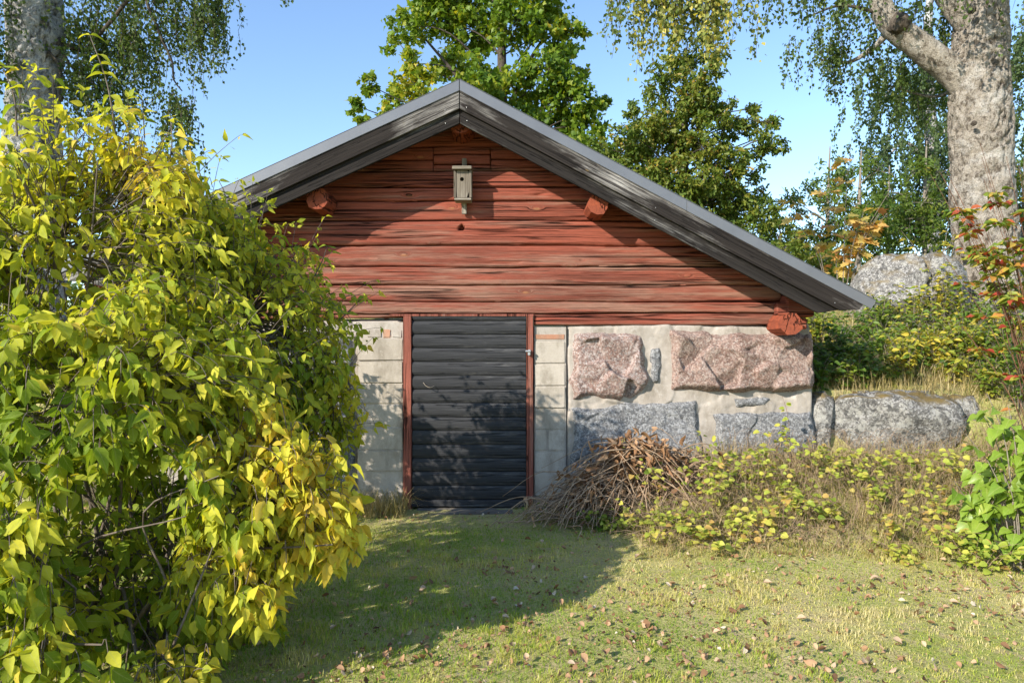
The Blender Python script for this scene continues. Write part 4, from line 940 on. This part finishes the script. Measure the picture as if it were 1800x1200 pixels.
# oak right of the ridge
O = 12.6
oc = [cl(*c) for c in [(1195, 105, O, .38), (1235, 110, O, .3), (1160, 165, O, .34), (1215, 165, O, .42, .08), (1262, 95, O, .2), (1180, 225, O, .42, .1), (1130, 215, O, .3), (1245, 215, O, .38, .1), (1110, 190, O, .18), (1215, 265, O, .4, .1), (1150, 275, O, .42, .05), (1100, 260, O, .34),
      (1275, 190, O, .22), (1285, 225, O, .24), (1330, 190, O, .18), (1350, 215, O, .18), (1315, 225, O, .22), (1365, 255, O, .19), (1330, 265, O, .22), (1290, 275, O, .25), (1255, 300, O, .3), (1085, 300, O, .38, -.1), (1160, 330, O, .5, -.1),
      (1230, 355, O, .45, -.05), (1300, 330, O, .3), (1290, 380, O, .42, -.05), (1340, 385, O, .32, 0), (1195, 400, O, .6, -.1), (1100, 370, O, .7, -.1), (1260, 420, O, .6, -.1), (1060, 260, O + .5, .34, -.05), (1120, 320, O, .5, -.05), (1165, 300, O, .4, .1), (1225, 320, O, .42, .05), (1320, 300, O, .3), (1150, 210, O, .3, .1), (1240, 160, O, .3, .1), (1200, 200, O, .35, .12), (1280, 310, O, .32), (1330, 350, O, .3), (1360, 400, O, .3), (1080, 320, O, .4), (1140, 250, O, .42, .05), (1235, 260, O, .42, .08), (1275, 250, O, .32), (1300, 285, O, .3), (1110, 235, O, .34), (1245, 135, O, .28, .1), (1160, 130, O, .26), (1190, 140, O, .34, .1), (1230, 190, O, .38, .12), (1170, 240, O, .4, .1), (1350, 245, O, .22), (1310, 215, O, .22), (1255, 330, O, .4), (1290, 350, O, .4), (1240, 70, O, .18), (1190, 60, O, .14)]]
tree("oak_tree", "dark green oak with a thin open crown rising over the right roof slope", [(ax(1203, O), O, 1.9), (ax(1200, O), O, 3.8), (ax(1203, O), O, 5.3), (ax(1205, O), O, 6.9)], [.14, .11, .075, .02], oc, CROWN_O, LEAF_OAK, DBARK, .103, 1150, .60, limbs=[([at(1203, 310, O), at(1255, 275, O), at(1340, 240, O)], .022, .008), ([at(1203, 360, O), at(1290, 345, O), at(1350, 330, O)], .022, .008)])
# hazel and other low trees behind the right roof slope
hz = [cl(*c) for c in [(1300, 420, 12, .5), (1360, 410, 12, .38), (1385, 440, 12, .4, .12), (1330, 460, 12, .6), (1410, 470, 12, .42, .1), (1430, 500, 12, .5, 0), (1380, 500, 12, .6), (1400, 420, 12.3, .22, .2), (1345, 370, 12, .35), (1415, 440, 12, .3, .1), (1440, 470, 12, .35, .15)]]
tree("hazel_tree", "bushy green hazel just behind the lower right roof edge", [(ax(1370, 12), 12, 1.7), (ax(1370, 12), 12, 2.6), (ax(1372, 12), 12, 3.4)], [.08, .06, .02], hz, CROWN_O, LEAF_OAK, DBARK, .09, 800, .52)

# birches: hanging sprays
def spray(acc, tw, start, length, n_leaf, lsize, tint, drift=(0, 0)):
    n = 7; t = np.linspace(0, 1, n)[:, None]; wob = rng.normal(size=(n, 3)) * .025 * length; wob[0] = 0
    path = start + np.array([drift[0], drift[1], -1.0]) * length * t + wob + np.array([drift[0] * .5, 0, .1]) * length * np.sin(t * np.pi)
    V, F = tube(path, np.linspace(.005, .0022, n), 3, False); tw.add(V, F)
    f = rng.uniform(0.02, 1, n_leaf) * (n - 1); i = np.minimum(f.astype(int), n - 2); w = (f - i)[:, None]; pos = path[i] * (1 - w) + path[i + 1] * w + rng.normal(size=(n_leaf, 3)) * .035
    d = unit(rng.normal(size=(n_leaf, 3)) * .6 + np.array([0, 0, -1.0])); nn = rng.normal(size=(n_leaf, 3)) + np.array(SUN) * .4
    leaves(acc, BIRCH_T, pos, d, nn, lsize * rng.uniform(.65, 1.2, n_leaf), np.clip(tint + rng.normal(size=n_leaf) * .17, 0, 1))
def barkify(V, path, sd):
    i = np.argmin(((V[:, None, 2] - path[None, :, 2]) ** 2), axis=1); n = V - path[i]; n[:, 2] = 0; r = np.linalg.norm(n, axis=1, keepdims=True); n = n / np.maximum(r, 1e-6)
    q = V * np.array([1, 1, .55]); w = fbm(q * 3, 3, sd) * .25
    rid = 1 - sm(np.abs(fbm(q * 9 + w[:, None], 3, sd + 1)) / .16); d = -.042 * rid * (r[:, 0] > .1) + .020 * fbm(V * 26, 3, sd + 4) * (r[:, 0] > .1)
    return V + n * d[:, None]
def birch(name, label, trunk_pts, trunk_r, bark, limbs, sprays, lmat, lsize=.05, tsides=28, tb=.10, burls=()):
    trunk_pts = np.array(trunk_pts, float); base = trunk_pts[0]; root = thing(name, label, "tree", base)
    path = spline(trunk_pts, 220); rr = np.interp(np.linspace(0, 1, len(path)), np.linspace(0, 1, len(trunk_r)), trunk_r)
    V, F = tube(path, rr, tsides * 4, True, tb, 4.5, 9); V = barkify(V, path, 13); part("trunk", V, F, bark, root, base, None, True)
    for pts, r0, r1 in limbs:
        sp = spline(pts, 40 if r0 > .08 else 14); V, F = tube(sp, np.linspace(r0, r1, len(sp)), 22 if r0 > .08 else 6, True, .12 if r0 > .08 else 0, 5.0, 3); part("limb", V, F, bark if r0 > .03 else DBARK, root, base, None, True)
    for (c, r, sd) in burls:
        bm = bmesh.new(); bmesh.ops.create_icosphere(bm, subdivisions=4, radius=1); VV = np.array([v.co[:] for v in bm.verts]); FF = np.array([[v.index for v in f.verts] for f in bm.faces]); bm.free()
        VV = VV * (1 + .28 * fbm(VV * 2.5 + sd, 4, 3))[:, None] * r + np.array(c); part("burl", VV, FF, DBARK, root, base, None, True)
    acc = Acc(); tw = Acc()
    for (a, b, n, l0, l1, nl, ti, thick) in sprays:
        a = np.array(a, float); b = np.array(b, float)
        for k in range(n):
            s = a * (1 - k / max(1, n - 1)) + b * (k / max(1, n - 1)) + rng.normal(size=3) * np.array([thick, thick, thick * .6])
            L = rng.uniform(l0, l1); spray(acc, tw, s, L, int(nl * L), lsize, ti, (rng.normal() * .12, rng.normal() * .12))
    acc_part(tw, "hanging_twig", DBARK, root, base, kind="stuff"); acc_part(acc, "crown", lmat, root, base)
    return root
Y = 9.5
rb = birch("birch_tree", "thick old birch with rough pale bark and a bent side limb on the right slope", [(ax(1742, Y), Y, 1.45), at(1738, 500, Y), at(1729, 380, Y), at(1724, 240, Y), at(1722, 120, Y), at(1727, 0, Y), at(1735, -160, Y), at(1745, -420, Y)],
      [.62, .475, .40, .385, .38, .385, .37, .35, .30, .22, .18, .1], BIRCHB,
      [([at(1720, 175, Y), at(1672, 125, Y), at(1612, 78, Y), at(1570, 45, Y), at(1548, 10, Y), at(1535, -60, Y), at(1500, -200, Y)], .21, .11),
       ([at(1715, 60, Y), at(1680, 15, Y), at(1655, -20, Y), at(1630, -120, Y)], .18, .10),
       ([at(1535, -60, Y), at(1440, -70, 8.6), at(1330, -25, 7.9), at(1180, -12, 7.5), at(1080, -5, 7.4)], .05, .012),
       ([at(1560, 60, Y + .1), at(1530, 88, Y + .3), at(1490, 110, Y + .5), at(1440, 105, Y + .5)], .05, .012),
       ([at(1550, 25, Y), at(1480, 10, Y), at(1420, 30, Y)], .03, .01),
       ([at(1690, 150, Y), at(1640, 170, Y + .6), at(1560, 150, Y + .8)], .035, .01),
       ([at(1735, -160, Y), at(1600, -120, 8.8), at(1460, -100, 8.2)], .05, .015)],
      [(at(1070, -70, 7.4), at(1300, -75, 7.8), 46, .35, .95, 62, .52, .16), (at(1130, -30, 7.4), at(1290, -30, 7.6), 44, .4, .9, 80, .82, .10),
       (at(1340, -70, 8.2), at(1500, -30, 8.8), 34, .3, .75, 60, .28, .16), (at(1405, 60, 9.9), at(1520, 90, 9.9), 34, .25, .85, 60, .22, .18), (at(1480, -20, 9.6), at(1680, 10, 10.2), 46, .4, 1.0, 60, .25, .25), (at(1540, 120, 10.2), at(1670, 130, 10.3), 34, .4, 1.1, 60, .30, .2), (at(1600, 40, 9.9), at(1690, 60, 9.9), 24, .3, .8, 60, .40, .2),
       (at(1600, -260, 8.5), at(1900, -260, 8.0), 90, .8, 1.9, 40, .3, .6)],
      LEAF_BIRCH, .055, burls=[(at(1580, 42, Y - .12), .14, 1), (at(1712, 217, Y - .375), .035, 4), (at(1708, 18, Y - .36), .05, 5)])
birch("birch_tree", "shaded birch trunk with drooping leafy twigs at the upper left behind the shrub", [(ax(52, 9), 9, 1.2), at(55, 330, 9), at(60, 190, 9), at(62, 90, 9), at(60, 0, 9), at(62, -150, 9), at(75, -400, 9)], [.44, .36, .32, .31, .33, .30, .2, .12], BIRCHD,
      [([at(95, 60, 9), at(150, 90, 9), at(240, -20, 8.8), at(260, 10, 8.8), at(285, 70, 8.8), at(303, 110, 8.8), at(305, 140, 8.8), at(320, 160, 8.8)], .03, .008),
       ([at(90, 40, 9), at(120, 110, 8.9), at(170, 150, 8.8)], .03, .008), ([at(75, -100, 9), at(170, -90, 8.9), at(300, -40, 8.8), at(420, 0, 8.7)], .06, .012), ([at(85, 90, 8.8), at(105, 120, 8.8), at(104, 180, 8.8)], .02, .008)],
      [(at(150, -60, 9.3), at(395, -40, 8.8), 110, .4, 1.2, 62, .24, .22), (at(140, 40, 9.3), at(245, 60, 9.1), 84, .5, 1.4, 62, .26, .22), (at(290, 30, 8.9), at(385, 0, 8.8), 40, .4, 1.0, 62, .25, .15), (at(295, 165, 8.8), at(345, 180, 8.8), 24, .35, 1.25, 62, .25, .08), (at(135, 150, 9.3), at(220, 130, 9.1), 40, .3, .8, 60, .24, .2),
       (at(-60, -40, 8.4), at(12, -60, 8.4), 26, .4, 1.3, 60, .22, .10), (at(-40, 60, 8.5), at(14, 90, 8.5), 20, .4, 1.0, 60, .22, .10), (at(490, -30, 8.6), at(500, -30, 8.6), 4, .2, .36, 60, .24, .04),
       (at(-700, -300, 6.5), at(-100, -420, 7.0), 60, .7, 1.7, 55, .24, .7)],  # extra sprays out of view on the sun side, added to shade the trunk
      LEAF_BIRCH, .052)
Yf = 17.0
birch("birch_tree", "far weeping birch with fine dark bluish foliage left of the thick trunk", [(ax(1640, Yf), Yf, 2.2), at(1640, 300, Yf), at(1630, 100, Yf), at(1640, -80, Yf)], [.2, .16, .12, .05], BIRCHD,
      [([at(1638, 300, Yf), at(1590, 250, Yf), at(1545, 300, Yf)], .06, .02), ([at(1636, 200, Yf), at(1580, 150, Yf), at(1540, 190, Yf)], .06, .02), ([at(1640, 380, Yf), at(1600, 340, Yf), at(1570, 345, Yf)], .04, .015), ([at(1640, 250, Yf), at(1720, 180, Yf), at(1790, 220, Yf)], .06, .02)],
      [(at(1530, 150, Yf), at(1680, 90, Yf), 70, .8, 2.2, 60, .3, .5), (at(1520, 270, Yf), at(1680, 230, Yf), 80, .7, 2.0, 60, .3, .5), (at(1560, 340, Yf), at(1690, 330, Yf), 60, .7, 1.7, 60, .3, .4), (at(1770, 60, Yf), at(1830, 60, Yf), 60, .9, 2.4, 60, .3, .5), (at(1770, 220, Yf), at(1830, 230, Yf), 50, .9, 2.2, 60, .3, .5)],
      LEAF_DARKB, .085, 8, .05)
# low tree line on the slope behind
ft = [(1455, 15, 2.3, .35, "dim green young tree behind the orange maple sapling"), (1510, 14, 2.1, .30, "leafy dark young tree between orange sapling and tall boulder"), (1560, 16, 2.2, .35, "green young tree behind the tall cracked boulder"), (1625, 15, 2.4, .3, "dense young tree behind the boulder, left of the thick trunk"), (1800, 13, 2.2, .35, "young tree at the right edge behind the thick trunk"), (1700, 20, 3.6, .25, "dark tree behind the thick birch trunk")]
for px_, Y_, h_, ti, lab in ft:
    b = (ax(px_, Y_), Y_, float(gz(ax(px_, Y_), Y_))); ks = []
    for k in range(20):
        ks.append((np.array(b) + np.array([rng.normal() * .45, rng.normal() * .4, h_ * rng.uniform(.05, 1.4)]), (.42, .42, .36), rng.normal() * .08))
    tree("young_tree", lab, "x" and [b, (b[0], b[1], b[2] + h_), (b[0] + .05, b[1], b[2] + h_ * 1.6)], [.05, .04, .012], ks, CROWN_O, LEAF_OAK, TWIG, .10, 300, ti + .1, group="young trees on the slope")
# far wood closing the horizon
def far_wood():
    acc = Acc(); n = 30000
    th = rng.uniform(-1.2, 1.2, n); dist = rng.uniform(38, 60, n); x = np.sin(th) * dist; y = np.cos(th) * dist
    top = 3.2 + 2.2 * (fbm(st(th * 9, 0 * th, 0 * th), 4, 5) + .4); z = gz(x, y) + rng.uniform(-.3, 1, n) * top
    pos = st(x, y, z); leaves(acc, BIRCH_T, pos, rand_dirs(n, -.2), rand_dirs(n, .3), rng.uniform(.25, .5, n), np.clip(.35 + rng.normal(size=n) * .2, 0, 1))
    V, F, A = acc.get(); link("far_wood", mesh("far_wood", V, F, LEAF_DARKB, A), kind="stuff", label="distant dark wood along the horizon", cat="wood")
far_wood()

# ------------------------------------------------------------------ grass, straw, litter
def blades(name, x, y, h, w, tint, lean, mat, label, cat):
    n = len(x); z = gz(x, y); a = rng.uniform(0, 2 * np.pi, n); d = st(np.cos(a), np.sin(a), 0 * a); s = st(-np.sin(a), np.cos(a), 0 * a)
    base = st(x, y, z - .004); l = (lean * h)[:, None]; up = np.array([0, 0, 1.0])
    p0 = base - s * w[:, None] * .5; p1 = base + s * w[:, None] * .5; m = base + d * l * .35 + up * (h * .6)[:, None]
    p2 = m - s * w[:, None] * .4; p3 = m + s * w[:, None] * .4; hh = h * np.sqrt(np.clip(1 - (lean * .75) ** 2, .06, 1)); p4 = base + d * l + up * hh[:, None]
    V = np.stack([p0, p1, p2, p3, p4], 1).reshape(-1, 3); i = (np.arange(n) * 5)[:, None]
    F = np.concatenate([i + np.array([[0, 1, 3]]), i + np.array([[0, 3, 2]]), i + np.array([[2, 3, 4]])])
    return link(name, mesh(name, V, F, mat, {"tint": np.repeat(np.clip(tint, 0, 1), 5)}), kind="stuff", label=label, cat=cat)
n = 205000
yy = 1.6 + 4.55 * rng.random(n) ** .9; xx = rng.uniform(-1, 1, n) * (yy * .80 + .9)
keep = ~((yy > 5.85) & (xx > -1.0) & (xx < .2)) & (yy < 6.1)
bank = sm((xx - .8) / .8) * sm((yy - 4.9) / .6); keep &= rng.random(n) > bank * .75; keep &= rng.random(n) > .8 * sm((yy - 5.25) / .4) * sm((xx + 1.5) / .4) * sm((.7 - xx) / .4)
xx = xx[keep]; yy = yy[keep]; g = fbm(st(xx * 1.1, yy * 1.1, 0 * xx), 4, 61); g2 = fbm(st(xx * 6, yy * 6, 0 * xx), 3, 63)
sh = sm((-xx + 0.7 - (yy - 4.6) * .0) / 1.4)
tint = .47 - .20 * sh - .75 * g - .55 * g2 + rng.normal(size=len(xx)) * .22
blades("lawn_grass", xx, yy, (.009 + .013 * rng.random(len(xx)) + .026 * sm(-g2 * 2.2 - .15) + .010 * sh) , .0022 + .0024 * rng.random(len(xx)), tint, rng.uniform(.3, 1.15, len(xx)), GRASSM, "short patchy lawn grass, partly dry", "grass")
# straw on bank, slope and around the door
def scatter(n, fx, fy): return fx(n), fy(n)
X1 = []; Y1 = []; H1 = []
def zone(n, x0, x1, y0, y1, h0, h1, mask=None):
    x = rng.uniform(x0, x1, n); y = rng.uniform(y0, y1, n); h = rng.uniform(h0, h1, n)
    if mask is not None: k = mask(x, y); x, y, h = x[k], y[k], h[k]
    X1.append(x); Y1.append(y); H1.append(h)
zone(6500, .9, 4.6, 4.85, 6.1, .08, .30, lambda x, y: rng.random(len(x)) < sm((y - 4.75) / .5))
zone(3500, .9, 4.6, 4.6, 5.2, .04, .12)
zone(9000, 2.75, 8.5, 6.45, 9.5, .10, .40); zone(3500, 2.72, 5.2, 6.2, 7.4, .06, .26)
zone(7000, 3, 11, 9.5, 14, .15, .5)
zone(700, -1.45, -.92, 5.75, 6.1, .10, .30); zone(900, -2.2, -1.3, 5.3, 6.05, .06, .2); zone(350, .1, .5, 5.6, 6.08, .05, .16)
zone(1500, -6, -3.7, 5.5, 8, .1, .35)
x = np.concatenate(X1); y = np.concatenate(Y1); h = np.concatenate(H1)
blades("dry_grass", x, y, h, .003 + .002 * rng.random(len(x)), .5 + .3 * fbm(st(x * 2, y * 2, 0 * x), 3, 67) + rng.normal(size=len(x)) * .25, rng.uniform(.25, 1.3, len(x)), STRAWM, "tall dry straw coloured grass on the bank and slope", "grass")
def tangle():
    acc = Acc()
    for k in range(1700):
        x = rng.uniform(.95, 4.4); y = rng.uniform(4.75, 6.0); a = rng.uniform(0, 6.28); L = rng.uniform(.12, .45); z = float(gz(x, y)); hh = rng.uniform(.05, .32) * min(1, .4 + (y - 4.6))
        p = np.array([[x, y, z], [x + math.cos(a) * L * .4, y + math.sin(a) * L * .3, z + hh], [x + math.cos(a) * L, y + math.sin(a) * L * .7, z + hh * rng.uniform(.2, 1.0)]])
        V, F = tube(spline(p, 5), [.0018, .0017, .0015, .0013, .0011, .001, .0008][:len(spline(p, 5))], 3, False); acc.add(V, F)
    V, F, A = acc.get(); link("dead_stems", mesh("dead_stems", V, F, DTWIG), kind="stuff", label="tangle of thin dead brown stems on the bank", cat="undergrowth")
tangle()
# fallen leaves: the largest one by one, the rest as litter
def fallen():
    VAR = {}; names = {0: "dark brown", 1: "tan", 2: "pale"}
    k = 0; used = []
    while k < 140:
        px_ = rng.uniform(430, 1780); py_ = rng.uniform(930, 1190)
        if px_ < 700 and py_ < 1010 + (700 - px_) * .3: continue
        Yd = EYE * 1200 / (py_ - 600); x = ax(px_, Yd)
        if Yd > 5.0 and x > .5: continue
        key = (int(rng.integers(0, 3)), int(rng.choice([0, 1, 1, 2])))
        if key not in VAR:
            V, F, rib, al = DRY_T[key[0]]; VAR[key] = mesh("fallen_leaf", V, F, LEAF_DRY, {"tint": np.full(len(V), (.25, .58, .82)[key[1]])})
        o = link("fallen_leaf", VAR[key], None, (x, Yd, float(gz(x, Yd)) + .026), names[key[1]] + (" curled", " crumpled", " flat")[key[0]] + " withered leaf on the lawn " + ("in the shrub's shade" if x < .55 and Yd > 3.9 else "in sun near the bank" if Yd > 3.9 else "in the foreground, left half" if x < .9 else "in the foreground, right half"), "leaf", "fallen leaves on the lawn")
        o.rotation_euler = (rng.normal() * .35, rng.normal() * .35, rng.uniform(0, 6.28)); s = rng.uniform(.026, .052); o.scale = (s, s, s); k += 1
    acc = Acc(); n = 7500; y = rng.uniform(2.2, 5.9, n); x = rng.uniform(-1, 1, n) * (y * .78 + .4)
    kp = rng.random(n) < (.10 + .9 * sm(.35 + 2.2 * fbm(st(x * 1.3, y * 1.3, 0 * x), 3, 81))); x, y = x[kp], y[kp]; n = len(x)
    pos = st(x, y, gz(x, y) + rng.uniform(.008, .03, n)); a = rng.uniform(0, 6.28, n)
    leaves(acc, DRY_T, pos, st(np.cos(a), np.sin(a), rng.normal(size=n) * .3), st(rng.normal(size=n) * .4, rng.normal(size=n) * .4, 1 + 0 * x), rng.uniform(.012, .040, n) * rng.uniform(.6, 1, n), np.clip(rng.normal(.5, .28, n), 0, 1))
    V, F, A = acc.get(); link("leaf_litter", mesh("leaf_litter", V, F, LEAF_DRY, A), kind="stuff", label="small withered leaves and bits strewn over the lawn", cat="leaf litter")
fallen()

# repeats that nothing else sets apart are told by their order from the left
def rank_labels():
    words = "first second third fourth fifth sixth seventh eighth ninth tenth eleventh twelfth thirteenth fourteenth fifteenth sixteenth".split(); by = {}
    for o in bpy.data.objects:
        if o.parent is None and o.get("group") in ("plants on the slope", "fallen leaves on the lawn"): by.setdefault(o["label"], []).append(o)
    for lab, os_ in by.items():
        if len(os_) < 2 or len(os_) > 16: continue
        for w, o in zip(words, sorted(os_, key=lambda o: o.location.x / o.location.y)): o["label"] = lab + ", " + w + " from left"
rank_labels()
